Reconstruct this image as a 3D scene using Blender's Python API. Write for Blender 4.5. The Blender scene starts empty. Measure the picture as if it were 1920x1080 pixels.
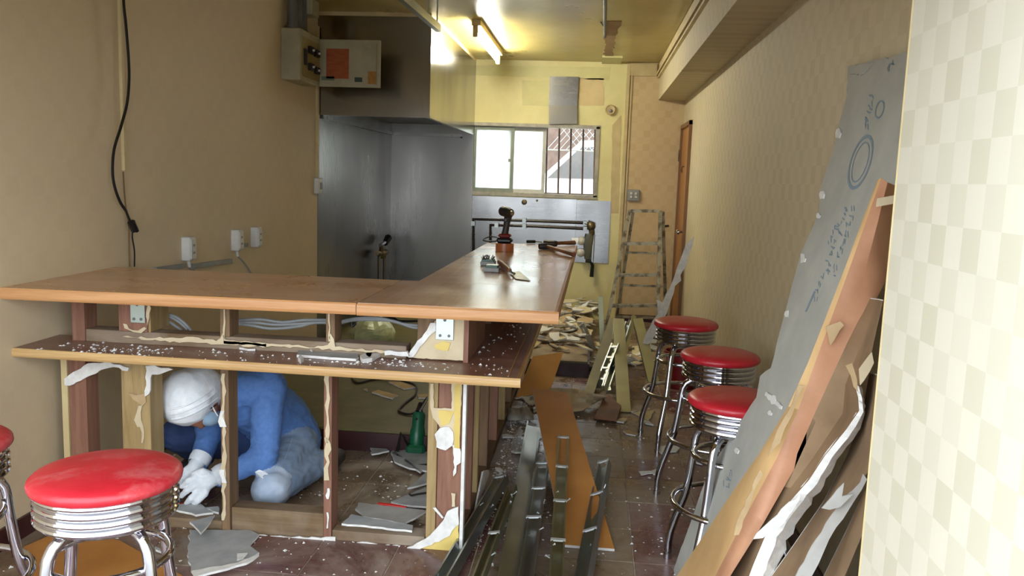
import bpy, bmesh, math, random
from mathutils import Vector, Matrix
random.seed(7)
sc = bpy.context.scene
col = sc.collection

# ------------------------------------------------------------------ camera
F_PX, YAW, PITCH, ROLL, CAM_H = 1549.57, 0.0940368, 0.1312431, 0.0345545, 1.48
CAM = Vector((0, 0, CAM_H))
_f = Vector((-math.sin(YAW) * math.cos(PITCH), math.cos(YAW) * math.cos(PITCH), -math.sin(PITCH)))
_x = Vector((math.cos(YAW), math.sin(YAW), 0))
_u = _x.cross(_f)
RIGHT = math.cos(ROLL) * _x + math.sin(ROLL) * _u
UP = -math.sin(ROLL) * _x + math.cos(ROLL) * _u
FWD = _f
cam_data = bpy.data.cameras.new('camera')
cam_data.sensor_width = 36
cam_data.lens = 36 * F_PX / 1920
cam_data.clip_start = 0.05
cam = bpy.data.objects.new('camera', cam_data)
cam.matrix_world = Matrix(((RIGHT.x, UP.x, -FWD.x, 0), (RIGHT.y, UP.y, -FWD.y, 0), (RIGHT.z, UP.z, -FWD.z, CAM_H), (0, 0, 0, 1)))
col.objects.link(cam)
sc.camera = cam

# ------------------------------------------------------------------ world, exposure
world = bpy.data.worlds.new('overcast_sky')
sc.world = world
world.use_nodes = True
bg = world.node_tree.nodes['Background']
bg.inputs[0].default_value = (0.84, 0.92, 1.0, 1)
bg.inputs[1].default_value = 3.0
sc.view_settings.view_transform = 'Standard'
sc.view_settings.look = 'None'
sc.view_settings.gamma = 1
sc.view_settings.use_curve_mapping = False
sc.view_settings.exposure = 1.12
sc.cycles.use_denoising = True
sc.cycles.max_bounces = 12
sc.cycles.diffuse_bounces = 6
sc.cycles.sample_clamp_indirect = 8
# light portals in the two daylight openings (they only guide sampling of the sky)
def portal(name, loc, rot, sx, sy):
    l = bpy.data.lights.new(name, 'AREA'); l.shape = 'RECTANGLE'; l.size = sx; l.size_y = sy
    l.cycles.is_portal = True
    o = bpy.data.objects.new(name, l); o.location = loc; o.rotation_euler = rot; col.objects.link(o)
portal('entrance_daylight_portal', (-0.8, 1.0, 1.03), (math.radians(90), 0, 0), 2.78, 2.02)
portal('window_daylight_portal', (-0.64, 9.2, 1.66), (math.radians(-90), 0, 0), 1.32, 0.72)

# ------------------------------------------------------------------ pixel helper
def ray(u, v):
    return (u - 960) / F_PX * RIGHT - (v - 540) / F_PX * UP + FWD
def px(u, v, ax, val):
    r = ray(u, v); i = 'xyz'.index(ax)
    return CAM + r * ((val - CAM[i]) / r[i])
def pxpl(u, v, p0, n):
    r = ray(u, v); n = Vector(n)
    return CAM + r * ((Vector(p0) - CAM).dot(n) / r.dot(n))
def toscreen(p):
    d = Vector(p) - CAM
    return 960 + F_PX * d.dot(RIGHT) / d.dot(FWD), 540 - F_PX * d.dot(UP) / d.dot(FWD)

# ------------------------------------------------------------------ materials
def lin(c):
    return tuple((x / 255 / 12.92 if x / 255 <= .04045 else ((x / 255 + .055) / 1.055) ** 2.4) for x in c) + (1,)
MATS = {}
def newmat(name):
    m = bpy.data.materials.new(name); m.use_nodes = True
    nt = m.node_tree; b = nt.nodes['Principled BSDF']
    MATS[name] = m
    return m, nt, b
def link(nt, a, b): nt.links.new(a, b)
def coords(nt, scale=(1, 1, 1), kind='Object'):
    tc = nt.nodes.new('ShaderNodeTexCoord'); mp = nt.nodes.new('ShaderNodeMapping')
    mp.inputs['Scale'].default_value = scale
    link(nt, tc.outputs[kind], mp.inputs[0])
    return mp.outputs[0]
def noise(nt, vec, scale, detail=4, rough=.6, dist=0):
    n = nt.nodes.new('ShaderNodeTexNoise')
    n.inputs['Scale'].default_value = scale; n.inputs['Detail'].default_value = detail
    n.inputs['Roughness'].default_value = rough; n.inputs['Distortion'].default_value = dist
    link(nt, vec, n.inputs['Vector'])
    return n.outputs[0]
def ramp(nt, fac, stops):
    r = nt.nodes.new('ShaderNodeValToRGB'); e = r.color_ramp.elements
    while len(e) < len(stops): e.new(.5)
    for i, (p, c) in enumerate(stops):
        e[i].position = p; e[i].color = c if isinstance(c, tuple) and len(c) == 4 else (c, c, c, 1)
    link(nt, fac, r.inputs[0])
    return r.outputs[0]
def mixc(nt, fac, a, b, mode='MIX'):
    m = nt.nodes.new('ShaderNodeMix'); m.data_type = 'RGBA'; m.blend_type = mode
    for sock, v in ((m.inputs['Factor'], fac), (m.inputs['A'], a), (m.inputs['B'], b)):
        pass
    fi = m.inputs[0]; ai = m.inputs[6]; bi = m.inputs[7]
    for sock, v in ((fi, fac), (ai, a), (bi, b)):
        if hasattr(v, 'links'): link(nt, v, sock)
        else: sock.default_value = v
    return m.outputs[2]
def math_(nt, op, a, b=None):
    m = nt.nodes.new('ShaderNodeMath'); m.operation = op
    for i, v in enumerate((a, b)):
        if v is None: continue
        if hasattr(v, 'links'): link(nt, v, m.inputs[i])
        else: m.inputs[i].default_value = v
    return m.outputs[0]
def bump(nt, b, h, strength=.2, dist=.01):
    n = nt.nodes.new('ShaderNodeBump'); n.inputs['Strength'].default_value = strength; n.inputs['Distance'].default_value = dist
    link(nt, h, n.inputs['Height']); link(nt, n.outputs[0], b.inputs['Normal'])
def pbr(name, c1, c2=None, scale=8, rough=.5, metal=0, stretch=(1, 1, 1), bmp=0, bscale=None, lo=.35, hi=.65, rvar=0, spec=None, bdist=.004, detail=5):
    m, nt, b = newmat(name)
    v = coords(nt, stretch)
    n = noise(nt, v, scale, detail)
    if c2 is None: c2 = tuple(x * .88 for x in c1)
    link(nt, ramp(nt, n, [(lo, lin(c1)), (hi, lin(c2))]), b.inputs['Base Color'])
    b.inputs['Metallic'].default_value = metal
    b.inputs['Roughness'].default_value = rough
    if rvar:
        link(nt, ramp(nt, noise(nt, v, scale * .7), [(.3, max(0, rough - rvar)), (.7, min(1, rough + rvar))]), b.inputs['Roughness'])
    if spec is not None: b.inputs['Specular IOR Level'].default_value = spec
    if bmp: bump(nt, b, noise(nt, v, bscale or scale * 4), bmp, bdist)
    return m
def wood(name, c1, c2, axis='x', rough=.55, scale=9, bmp=.15, stretchf=.07, dust=None):
    m, nt, b = newmat(name)
    s = [1, 1, 1]; s['xyz'.index(axis)] = stretchf
    v = coords(nt, tuple(s))
    n1 = noise(nt, v, scale * 3, 6, .65, .6)
    n2 = noise(nt, v, scale * 18, 3)
    c = ramp(nt, n1, [(.36, lin(c1)), (.5, lin(tuple((a + d) / 2 for a, d in zip(c1, c2)))), (.64, lin(c2))])
    c = mixc(nt, math_(nt, 'MULTIPLY', n2, .35), c, lin(tuple(x * .6 for x in c2)), 'MIX')
    b.inputs['Roughness'].default_value = rough
    if dust:
        dn = noise(nt, coords(nt), 3, 4, .55, .3)
        f = ramp(nt, dn, [(.42, 0.0), (.8, dust)])
        c = mixc(nt, f, c, lin((200, 190, 178)))
        link(nt, ramp(nt, dn, [(.35, rough), (.75, min(1, rough + .14))]), b.inputs['Roughness'])
    link(nt, c, b.inputs['Base Color'])
    if bmp: bump(nt, b, n1, bmp, .003)
    return m

def wallpaper(name, base, alt, cell, axes, fine=.5, alt2=None, relief=.25):
    """checked vinyl wallpaper: cells of two near tones with a woven relief"""
    m, nt, b = newmat(name)
    tc = nt.nodes.new('ShaderNodeTexCoord'); sep = nt.nodes.new('ShaderNodeSeparateXYZ')
    link(nt, tc.outputs['Object'], sep.inputs[0])
    a = sep.outputs['XYZ'.index(axes[0])]; z = sep.outputs['XYZ'.index(axes[1])]
    fa = math_(nt, 'FLOOR', math_(nt, 'DIVIDE', a, cell[0])); fz = math_(nt, 'FLOOR', math_(nt, 'DIVIDE', z, cell[1]))
    chk = math_(nt, 'ABSOLUTE', math_(nt, 'MODULO', math_(nt, 'ADD', fa, fz), 2))
    cmb = nt.nodes.new('ShaderNodeCombineXYZ'); link(nt, fa, cmb.inputs[0]); link(nt, fz, cmb.inputs[1])
    wn = nt.nodes.new('ShaderNodeTexWhiteNoise'); link(nt, cmb.outputs[0], wn.inputs['Vector'])
    f = math_(nt, 'MULTIPLY', chk, math_(nt, 'ADD', math_(nt, 'MULTIPLY', wn.outputs['Value'], .7), .3))
    c = mixc(nt, f, lin(base), lin(alt))
    st = [1, 1, 1]; st['xyz'.index(axes[1].lower())] = .06
    strk = noise(nt, coords(nt, tuple(st)), 260, 2)
    c = mixc(nt, math_(nt, 'MULTIPLY', strk, .25), c, lin(alt2 or alt))
    big = noise(nt, coords(nt), 1.6, 5)
    c = mixc(nt, ramp(nt, big, [(.45, 0.0), (.8, .18)]), c, lin(tuple(x * .8 for x in base)))
    link(nt, c, b.inputs['Base Color'])
    b.inputs['Roughness'].default_value = .6
    h = math_(nt, 'ADD', math_(nt, 'MULTIPLY', strk, fine), math_(nt, 'MULTIPLY', chk, .5))
    bump(nt, b, h, relief, .003)
    return m

# ------------------------------------------------------------------ mesh builder
def vec(p): return Vector(p)
class MB:
    def __init__(s): s.v = []; s.f = []; s.mi = []
    def add(s, vs, fs, mi=0):
        o = len(s.v); s.v += [Vector(p) for p in vs]; s.f += [tuple(i + o for i in f) for f in fs]; s.mi += [mi] * len(fs)
        return s
    def box(s, a, b, mi=0):
        x0, y0, z0 = [min(p, q) for p, q in zip(a, b)]; x1, y1, z1 = [max(p, q) for p, q in zip(a, b)]
        return s.add([(x0, y0, z0), (x1, y0, z0), (x1, y1, z0), (x0, y1, z0), (x0, y0, z1), (x1, y0, z1), (x1, y1, z1), (x0, y1, z1)],
                     [(0, 3, 2, 1), (4, 5, 6, 7), (0, 1, 5, 4), (1, 2, 6, 5), (2, 3, 7, 6), (3, 0, 4, 7)], mi)
    def cbox(s, a, b, c=.004, mi=0):
        """box with chamfered edges"""
        lo = Vector([min(p, q) for p, q in zip(a, b)]); hi = Vector([max(p, q) for p, q in zip(a, b)])
        c = min(c, *(x * .45 for x in (hi - lo)))
        bm = bmesh.new(); bmesh.ops.create_cube(bm, size=1)
        for v in bm.verts:
            v.co = Vector([(lo[i] + hi[i]) / 2 + v.co[i] * (hi[i] - lo[i]) for i in range(3)])
        bmesh.ops.bevel(bm, geom=bm.edges[:], offset=c, segments=1, affect='EDGES')
        bm.verts.index_update()
        s.add([v.co.copy() for v in bm.verts], [tuple(v.index for v in f.verts) for f in bm.faces], mi); bm.free()
        return s
    def beam(s, p, q, w, h, up=(0, 0, 1), mi=0):
        """box along p->q, w across, h along up"""
        p, q = vec(p), vec(q); d = (q - p).normalized(); u = vec(up); u = (u - d * u.dot(d))
        if u.length < 1e-6: u = Vector((0, 1, 0)) - d * d.y
        u.normalize(); r = d.cross(u)
        vs = [c + r * sx * w / 2 + u * sy * h / 2 for c in (p, q) for sx, sy in ((-1, -1), (1, -1), (1, 1), (-1, 1))]
        return s.add(vs, [(3, 2, 1, 0), (4, 5, 6, 7), (0, 1, 5, 4), (1, 2, 6, 5), (2, 3, 7, 6), (3, 0, 4, 7)], mi)
    def tube(s, path, r, n=8, caps=True, mi=0, closed=False):
        P = [vec(p) for p in path]; m = len(P); rs = r if isinstance(r, (list, tuple)) else [r] * m
        rings = []; prev = None
        for i in range(m):
            if closed: d = (P[(i + 1) % m] - P[i - 1]).normalized()
            else: d = (P[min(i + 1, m - 1)] - P[max(i - 1, 0)]).normalized()
            if prev is None:
                a = Vector((0, 0, 1)) if abs(d.z) < .9 else Vector((1, 0, 0))
                u = (a - d * a.dot(d)).normalized()
            else: u = (prev - d * prev.dot(d)).normalized()
            prev = u; w = d.cross(u)
            rings.append([P[i] + (u * math.cos(2 * math.pi * k / n) + w * math.sin(2 * math.pi * k / n)) * rs[i] for k in range(n)])
        vs = [p for rg in rings for p in rg]; fs = []
        for i in range(m if closed else m - 1):
            j = (i + 1) % m
            for k in range(n):
                fs.append((i * n + k, i * n + (k + 1) % n, j * n + (k + 1) % n, j * n + k))
        if caps and not closed:
            fs.append(tuple(reversed(range(n)))); fs.append(tuple((m - 1) * n + k for k in range(n)))
        return s.add(vs, fs, mi)
    def lathe(s, prof, c=(0, 0, 0), n=32, axis='z', mi=0):
        c = vec(c); vs = []; fs = []; m = len(prof)
        for r, h in prof:
            for k in range(n):
                a = 2 * math.pi * k / n; p = (r * math.cos(a), r * math.sin(a), h)
                if axis == 'x': p = (p[2], p[0], p[1])
                elif axis == 'y': p = (p[1], p[2], p[0])
                vs.append(c + vec(p))
        for i in range(m - 1):
            for k in range(n):
                fs.append((i * n + k, i * n + (k + 1) % n, (i + 1) * n + (k + 1) % n, (i + 1) * n + k))
        if prof[0][0] > 1e-6: fs.append(tuple(reversed(range(n))))
        if prof[-1][0] > 1e-6: fs.append(tuple((m - 1) * n + k for k in range(n)))
        return s.add(vs, fs, mi)
    def prism(s, pts, ext, mi=0, side=None):
        n = len(pts); e = vec(ext); P = [vec(p) for p in pts]
        nor = Vector((0, 0, 0))
        for i in range(n): nor += P[i].cross(P[(i + 1) % n])
        if nor.dot(e) > 0: P.reverse()
        s.add(P + [p + e for p in P], [tuple(range(n)), tuple(reversed(range(n, 2 * n)))], mi)
        o = len(s.v) - 2 * n
        for i in range(n):
            j = (i + 1) % n
            s.f.append((o + i, o + n + i, o + n + j, o + j)); s.mi.append(mi if side is None else side)
        return s
    def ball(s, c, r, n=12, m=8, mi=0):
        c = vec(c); rr = r if isinstance(r, (tuple, list, Vector)) else (r, r, r)
        vs = [c + Vector((0, 0, -rr[2]))]; fs = []
        for i in range(1, m):
            t = math.pi * i / m - math.pi / 2
            for k in range(n):
                a = 2 * math.pi * k / n
                vs.append(c + Vector((rr[0] * math.cos(t) * math.cos(a), rr[1] * math.cos(t) * math.sin(a), rr[2] * math.sin(t))))
        vs.append(c + Vector((0, 0, rr[2]))); L = len(vs) - 1
        for k in range(n):
            fs.append((0, 1 + (k + 1) % n, 1 + k)); b = 1 + (m - 2) * n
            fs.append((L, b + k, b + (k + 1) % n))
        for i in range(m - 2):
            for k in range(n):
                fs.append((1 + i * n + k, 1 + i * n + (k + 1) % n, 1 + (i + 1) * n + (k + 1) % n, 1 + (i + 1) * n + k))
        return s.add(vs, fs, mi)
    def grid(s, rows, mi=0):
        m, n = len(rows), len(rows[0])
        return s.add([p for r in rows for p in r], [(i * n + k, i * n + k + 1, (i + 1) * n + k + 1, (i + 1) * n + k) for i in range(m - 1) for k in range(n - 1)], mi)
    def xf(s, M):
        s.v = [M @ p for p in s.v]; return s
    def build(s, name, mat, parent=None, smooth=False, origin=None, angle=40):
        o0 = ORG.get(parent, Vector((0, 0, 0))) if parent is not None else (vec(origin) if origin is not None else Vector((0, 0, 0)))
        me = bpy.data.meshes.new(name)
        me.from_pydata([tuple(p - o0) for p in s.v], [], s.f)
        mats = mat if isinstance(mat, (list, tuple)) else [mat]
        for m in mats: me.materials.append(m)
        if len(mats) > 1: me.polygons.foreach_set('material_index', s.mi)
        if smooth:
            me.polygons.foreach_set('use_smooth', [True] * len(me.polygons))
            me.set_sharp_from_angle(angle=math.radians(angle))
        me.update()
        o = bpy.data.objects.new(name, me); col.objects.link(o)
        if parent is not None: o.parent = parent; ORG[o] = o0
        elif origin is not None: o.location = o0
        return o
ORG = {}
def tag(o, label, cat, group=None):
    o['label'] = label; o['category'] = cat
    if group: o['group'] = group
    return o
def thing(name, label, cat, loc=(0, 0, 0), group=None, rz=0, local=False):
    o = bpy.data.objects.new(name, None); col.objects.link(o); o.empty_display_size = .05
    o.location = loc; o.rotation_euler = (0, 0, rz)
    ORG[o] = Vector((0, 0, 0)) if local else Vector(loc)
    return tag(o, label, cat, group)
def struct(o): o['kind'] = 'structure'; return o
def copy_tree(o, parent=None):
    c = o.copy(); col.objects.link(c); c.parent = parent
    for ch in list(o.children): copy_tree(ch, c)
    return c
def jag(pts, amp, seg, keep=(), rnd=random):
    """break straight outline edges into torn, uneven ones (edges listed in keep stay straight)"""
    P = [vec(p) for p in pts]; out = []
    n = len(P)
    nor = Vector((0, 0, 0))
    for i in range(n): nor += P[i].cross(P[(i + 1) % n])
    nor.normalize()
    for i in range(n):
        a, b = P[i], P[(i + 1) % n]; out.append(a)
        if i in keep: continue
        d = b - a; k = max(1, int(d.length / seg)); side = d.cross(nor).normalized()
        for j in range(1, k):
            t = (j + rnd.uniform(-.3, .3)) / k
            out.append(a + d * t + side * rnd.uniform(-amp, amp))
    return out

# ------------------------------------------------------------------ material library
M = MATS
wallpaper('paper_left', (210, 192, 160), (207, 189, 157), (.075, .075), 'YZ', fine=.35, alt2=(186, 166, 130), relief=.2)
wallpaper('paper_right', (202, 188, 154), (191, 176, 140), (.075, .075), 'YZ', fine=.5, alt2=(186, 170, 130), relief=1.0)
wallpaper('paper_pillar', (214, 209, 190), (199, 193, 170), (.062, .068), 'YZ', fine=.25, alt2=(196, 190, 168), relief=.2)
wallpaper('paper_back', (208, 186, 146), (200, 175, 132), (.07, .07), 'XZ', fine=.3, alt2=(190, 164, 122), relief=.15)
pbr('yellow_paint', (226, 219, 162), (216, 206, 148), 3, .45, bmp=.05, bscale=30)
pbr('ceiling_paint', (190, 172, 104), (176, 158, 92), 2, .32, bmp=.05, bscale=5, rvar=.08)
pbr('ceiling_patch', (168, 136, 92), (150, 118, 76), 5, .7)
pbr('cream_trim', (206, 188, 142), (190, 170, 124), 6, .5)
pbr('maroon_base', (66, 30, 32), (48, 22, 24), 5, .35)
def tile_mat(name, a, b_):
    m, nt, b = newmat(name)
    v = coords(nt)
    oi = nt.nodes.new('ShaderNodeObjectInfo')
    base = mixc(nt, oi.outputs['Random'], lin(a), lin(b_))
    n = noise(nt, v, 14, 7, .7)
    c = mixc(nt, ramp(nt, n, [(.4, 0.0), (.7, .55)]), base, lin(tuple(x * .62 for x in a)))
    tc = nt.nodes.new('ShaderNodeTexCoord'); vm = nt.nodes.new('ShaderNodeVectorMath'); vm.operation = 'ADD'
    link(nt, tc.outputs['Object'], vm.inputs[0]); link(nt, oi.outputs['Location'], vm.inputs[1])
    d = noise(nt, vm.outputs[0], 2.2, 9, .75, .5)
    c = mixc(nt, ramp(nt, d, [(.48, 0.0), (.7, .5)]), c, lin((196, 186, 172)))
    link(nt, c, b.inputs['Base Color'])
    link(nt, ramp(nt, d, [(.42, .2), (.65, .6)]), b.inputs['Roughness'])
    bump(nt, b, n, .12, .002)
    return m
tile_mat('tile_brown', (136, 112, 88), (118, 98, 78))
tile_mat('tile_maroon', (122, 84, 76), (106, 72, 68))
pbr('grout', (190, 176, 152), (150, 136, 116), 20, .9)
pbr('olive_vinyl', (104, 96, 50), (84, 76, 40), 5, .55, bmp=.1)
pbr('dust_concrete', (126, 108, 86), (150, 134, 110), 7, .9, bmp=.2)
def steel(name, c, rough, stretch, scale=40, smear=.0):
    m, nt, b = newmat(name)
    v = coords(nt, stretch)
    n = noise(nt, v, scale, 4)
    big = noise(nt, coords(nt, (1, 1, .5)), 1.7, 2, .5, .4)
    link(nt, mixc(nt, ramp(nt, big, [(.4, 0.0), (.75, .5 + smear)]), lin(c), lin(tuple(x * .62 for x in c))), b.inputs['Base Color'])
    b.inputs['Metallic'].default_value = 1
    r = math_(nt, 'ADD', math_(nt, 'MULTIPLY', n, .1), math_(nt, 'MULTIPLY', big, .2))
    link(nt, math_(nt, 'ADD', r, rough - .18), b.inputs['Roughness'])
    bump(nt, b, big, .05, .02)
    return m
steel('stainless_lining', (144, 141, 137), .33, (1, 1, .04))
steel('stainless_hood', (152, 146, 136), .22, (1, 1, .04), smear=.1)
steel('stainless_splash', (158, 157, 156), .3, (.1, 1, 1), smear=.3)
steel('galvanised', (186, 192, 188), .4, (1, 1, 1), 60, smear=.1)
steel('bracket_zinc', (196, 214, 214), .45, (1, 1, 1), 30)
pbr('chrome', (206, 206, 212), (190, 190, 198), 10, .07, 1)
pbr('aluminium', (178, 180, 176), (150, 150, 146), 20, .38, .9)
pbr('paint_spattered_alu', (172, 166, 146), (110, 98, 80), 14, .5, .6, lo=.45, hi=.6)
pbr('black_plastic', (26, 24, 24), (18, 17, 17), 10, .45)
pbr('grey_plastic', (150, 152, 152), (136, 138, 138), 10, .5)
pbr('white_plastic', (214, 212, 206), (198, 196, 190), 8, .4)
pbr('panel_paint', (172, 166, 138), (158, 150, 124), 6, .45)
pbr('panel_inner', (150, 136, 90), (136, 122, 80), 9, .5)
pbr('conduit_grey', (108, 108, 104), (92, 92, 90), 8, .5)
pbr('pipe_black', (44, 30, 30), (32, 24, 26), 12, .4)
pbr('brass_dull', (136, 120, 92), (96, 84, 64), 20, .4, .8)
def glass_frost():
    m, nt, b = newmat('frosted_glass')
    b.inputs['Base Color'].default_value = (.93, .97, .95, 1)
    b.inputs['Roughness'].default_value = .55
    b.inputs['Transmission Weight'].default_value = .55
    b.inputs['Specular IOR Level'].default_value = .3
    tr = nt.nodes.new('ShaderNodeBsdfTranslucent'); tr.inputs[0].default_value = (.92, .97, .95, 1)
    mx = nt.nodes.new('ShaderNodeMixShader'); mx.inputs[0].default_value = .9
    out = nt.nodes['Material Output']
    link(nt, b.outputs[0], mx.inputs[1]); link(nt, tr.outputs[0], mx.inputs[2]); link(nt, mx.outputs[0], out.inputs[0])
    st = noise(nt, coords(nt, (1, 1, .02)), 9, 2)
    c = ramp(nt, st, [(.4, lin((250, 253, 251))), (.62, lin((226, 233, 230)))])
    link(nt, c, tr.inputs[0])
glass_frost()

# ------------------------------------------------------------------ room shell
XL, XR, YB, ZC, Y0 = -2.2, .9, 8.9, 2.72, 1.02
XP, YP = .58, 1.676            # near-right wall return: face and corner
GX, GY, TS = .224, 3.745, .3125
struct(MB().box((XL - .2, Y0, -.15), (XR + .2, YB + .2, -.004)).build('floor', M['grout']))
floor = bpy.data.objects['floor']
def tile_mesh(nm, mat):
    b = MB().cbox((-TS / 2 + .0026, -TS / 2 + .0026, -.012), (TS / 2 - .0026, TS / 2 - .0026, 0), .0012)
    o = b.build(nm, mat); me = o.data; bpy.data.objects.remove(o); return me
tmA = tile_mesh('tile', M['tile_brown']); tmB = tile_mesh('tile', M['tile_maroon'])
rt = random.Random(3)
for i in range(-9, 4):
    for j in range(-11, 18):
        x, y = GX + (i + .5) * TS, GY + (j + .5) * TS
        if x - TS / 2 < XL - .15 or x + TS / 2 > XR + .25 or y < Y0 or y > YB + .1: continue
        if x < -.75 and y > 4.45: continue
        if x < -.1 and y > 6.4: continue
        mar = rt.random() < (.8 if y < 3.2 else .5 if y < 3.75 else .14)
        if x > .2 and 3.4 < y < 3.7: mar = True
        o = bpy.data.objects.new('tile', tmB if mar else tmA); col.objects.link(o)
        o.parent = floor; o.location = (x, y, rt.uniform(-.0008, .0008))
struct(MB().box((XL - .2, Y0, 0 - .15), (XL, YB, ZC)).build('wall_left', M['paper_left']))
struct(MB().box((XR, YP - .02, -.15), (XR + .2, YB + .2, ZC)).build('wall_right', M['paper_right']))
pil = struct(MB().box((XP, Y0, -.15), (XR + .3, YP, ZC)).build('wall_entrance', M['paper_pillar']))
MB().tube([(XP + .002, YP - .002, 0), (XP + .002, YP - .002, ZC)], .004, 6).build('corner_bead', M['cream_trim'], pil)
struct(MB().box((XL - .2, Y0, 2.05), (XP, Y0 + .12, ZC)).build('unseen_lintel', M['paper_left']))  # unseen lintel over the entrance, added to keep the upper room darker
struct(MB().box((XL - .2, Y0, ZC), (XR + .3, YB + .2, ZC + .15)).build('ceiling', M['ceiling_paint']))
WX0, WX1, WZ0, WZ1 = -1.335, .013, 1.315, 2.052
XY = .302
wb = MB()
wb.box((XL - .2, YB, -.15), (WX0, YB + .16, ZC)); wb.box((WX0, YB, -.15), (WX1, YB + .16, WZ0)); wb.box((WX0, YB, WZ1), (WX1, YB + .16, ZC))
wb.box((WX1, YB, -.15), (XY, YB + .16, ZC)); wb.box((XY, YB, -.15), (XR + .2, YB + .16, ZC), 1)
struct(wb.build('wall_back', [M['yellow_paint'], M['paper_back']]))
# soffit along the right wall
sf = struct(MB().box((.625, YP, 2.345), (XR, YB, ZC)).build('soffit_right', M['paper_right']))
tk = MB().box((.59, YP, 2.60), (.625, YB, 2.625)); tk.box((.60, YP, 2.565), (.625, YB, 2.585))
struct(tk.build('trim_1', M['cream_trim']))
struct(MB().box((.61, YP, 2.655), (.625, YB, 2.712)).build('trim_2', M['cream_trim']))
MB().box((.622, 6.55, 2.335), (.905, 6.57, 2.347)).build('seam_strip', M['cream_trim'], sf)
# vertical trims on the back wall between yellow paint and paper
p0 = px(1166, 140, 'y', YB); p1 = px(1176, 140, 'y', YB)
struct(MB().box((.285, YB - .02, 0), (.318, YB, ZC)).box((.33, YB - .012, 0), (.345, YB, ZC)).build('trim_3', M['cream_trim']))
struct(MB().box((.32, YB - .03, 2.585), (.59, YB, 2.71)).build('trim_4', M['cream_trim']))
struct(MB().box((.32, YB - .012, 0), (XR, YB, .07)).build('baseboard_back', M['maroon_base']))
struct(MB().box((XL, Y0, 0), (XL + .012, 4.2, .085)).build('baseboard_left', M['maroon_base']))
struct(MB().box((XR - .012, YP, 0), (XR, 8.0, .085)).build('baseboard_right', M['maroon_base']))
# raised kitchen floor behind the counter
PF = .115
pf = struct(MB().box((XL, 4.22, -.004), (-.62, YB, PF)).box((-.62, 6.2, -.004), (.012, YB, PF)).build('floor_kitchen', M['olive_vinyl']))
MB().box((XL, 4.205, 0), (-.62, 4.22, PF - .012)).build('riser_board', M['maroon_base'], pf)
MB().box((-.62, 6.185, 0), (.012, 6.2, PF - .012)).build('riser_board', M['maroon_base'], pf)
MB().box((.012, 6.185, 0), (.027, YB, PF - .012)).build('riser_board', M['maroon_base'], pf)
MB().box((-.60, 6.2, PF), (.012, YB, PF + .003)).build('dusty_cover', M['dust_concrete'], pf)
# door in the right wall
pbr('door_veneer', (166, 116, 66), (150, 102, 56), 8, .45, stretch=(1, 1, .1))
pbr('door_frame', (136, 98, 60), (120, 84, 50), 8, .5, stretch=(1, 1, .1))
d1 = struct(MB().box((XR - .008, 8.13, 0), (XR + .01, 8.86, 2.05)).build('door_1', M['door_veneer']))
MB().box((XR - .03, 8.09, 0), (XR, 8.13, 2.09)).box((XR - .03, 8.86, 0), (XR, 8.89, 2.09)).box((XR - .03, 8.09, 2.05), (XR, 8.89, 2.09)).build('door_frame', M['door_frame'], d1)
MB().lathe([(.011, 0), (.011, .035), (.024, .04), (.026, .06), (.018, .072), (0, .074)], (0, 0, 0), 14, 'x').xf(Matrix.Translation((XR - .008, 8.23, 1.02)) @ Matrix.Rotation(math.pi, 4, 'Z')).build('door_knob', M['chrome'], d1, True)
MB().box((XR - .04, 8.855, 1.72), (XR - .028, 8.885, 1.84)).build('hinge', M['brass_dull'], d1)
MB().tube([(XR - .01, 8.5, 1.66), (XR - .03, 8.5, 1.66), (XR - .035, 8.5, 1.63), (XR - .03, 8.5, 1.60)], .005, 6).build('coat_hook', M['pipe_black'], d1)

# rear window
pbr('window_frame', (176, 172, 160), (150, 146, 136), 15, .45)
win = struct(MB().box((WX0, YB - .015, WZ0 - .02), (WX1 + .02, YB + .11, WZ0 + .018)).box((WX0, YB - .015, WZ1 - .02), (WX1 + .02, YB + .11, WZ1 + .015))
   .box((WX1 - .018, YB - .015, WZ0), (WX1 + .02, YB + .11, WZ1)).box((WX0 - .02, YB - .015, WZ0), (WX0 + .018, YB + .11, WZ1)).build('window_1', M['window_frame']))
def sash(x0, x1, y, mat):
    s_ = MB().box((x0, y, WZ0 + .018), (x0 + .035, y + .03, WZ1 - .02)).box((x1 - .035, y, WZ0 + .018), (x1, y + .03, WZ1 - .02))
    s_.box((x0 + .035, y, WZ0 + .018), (x1 - .035, y + .03, WZ0 + .06)).box((x0 + .035, y, WZ1 - .06), (x1 - .035, y + .03, WZ1 - .02)).build('sash', mat, win)
    MB().box((x0 + .03, y + .012, WZ0 + .05), (x1 - .03, y + .017, WZ1 - .05)).build('pane', M['frosted_glass'], win)
pbr('alu_grey_green', (140, 148, 138), (124, 132, 124), 15, .45)
pbr('window_white', (206, 206, 198), (190, 190, 184), 15, .45)
sa = px(952, 300, 'y', YB).x; sb = px(1022, 300, 'y', YB).x
sash(WX0 + .02, px(963, 300, 'y', YB).x, YB + .015, M['alu_grey_green'])
sash(sa - .01, sb, YB + .06, M['window_white'])
MB().box((sa + .005, YB, 1.66), (sa + .03, YB + .016, 1.69)).build('latch', M['grey_plastic'], win)

# outside: pavement before the shop, yard behind the window
pbr('pavement', (150, 148, 142), (132, 130, 126), 3, .9, bmp=.2)
pbr('yard_ground', (170, 162, 150), (150, 142, 130), 3, .9)
struct(MB().box((-30, -30, -.2), (30, Y0, -.02)).build('ground_street', M['pavement']))
struct(MB().box((-15, YB + .2, .2), (15, 30, .35)).build('ground_yard', M['yard_ground']))

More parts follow.
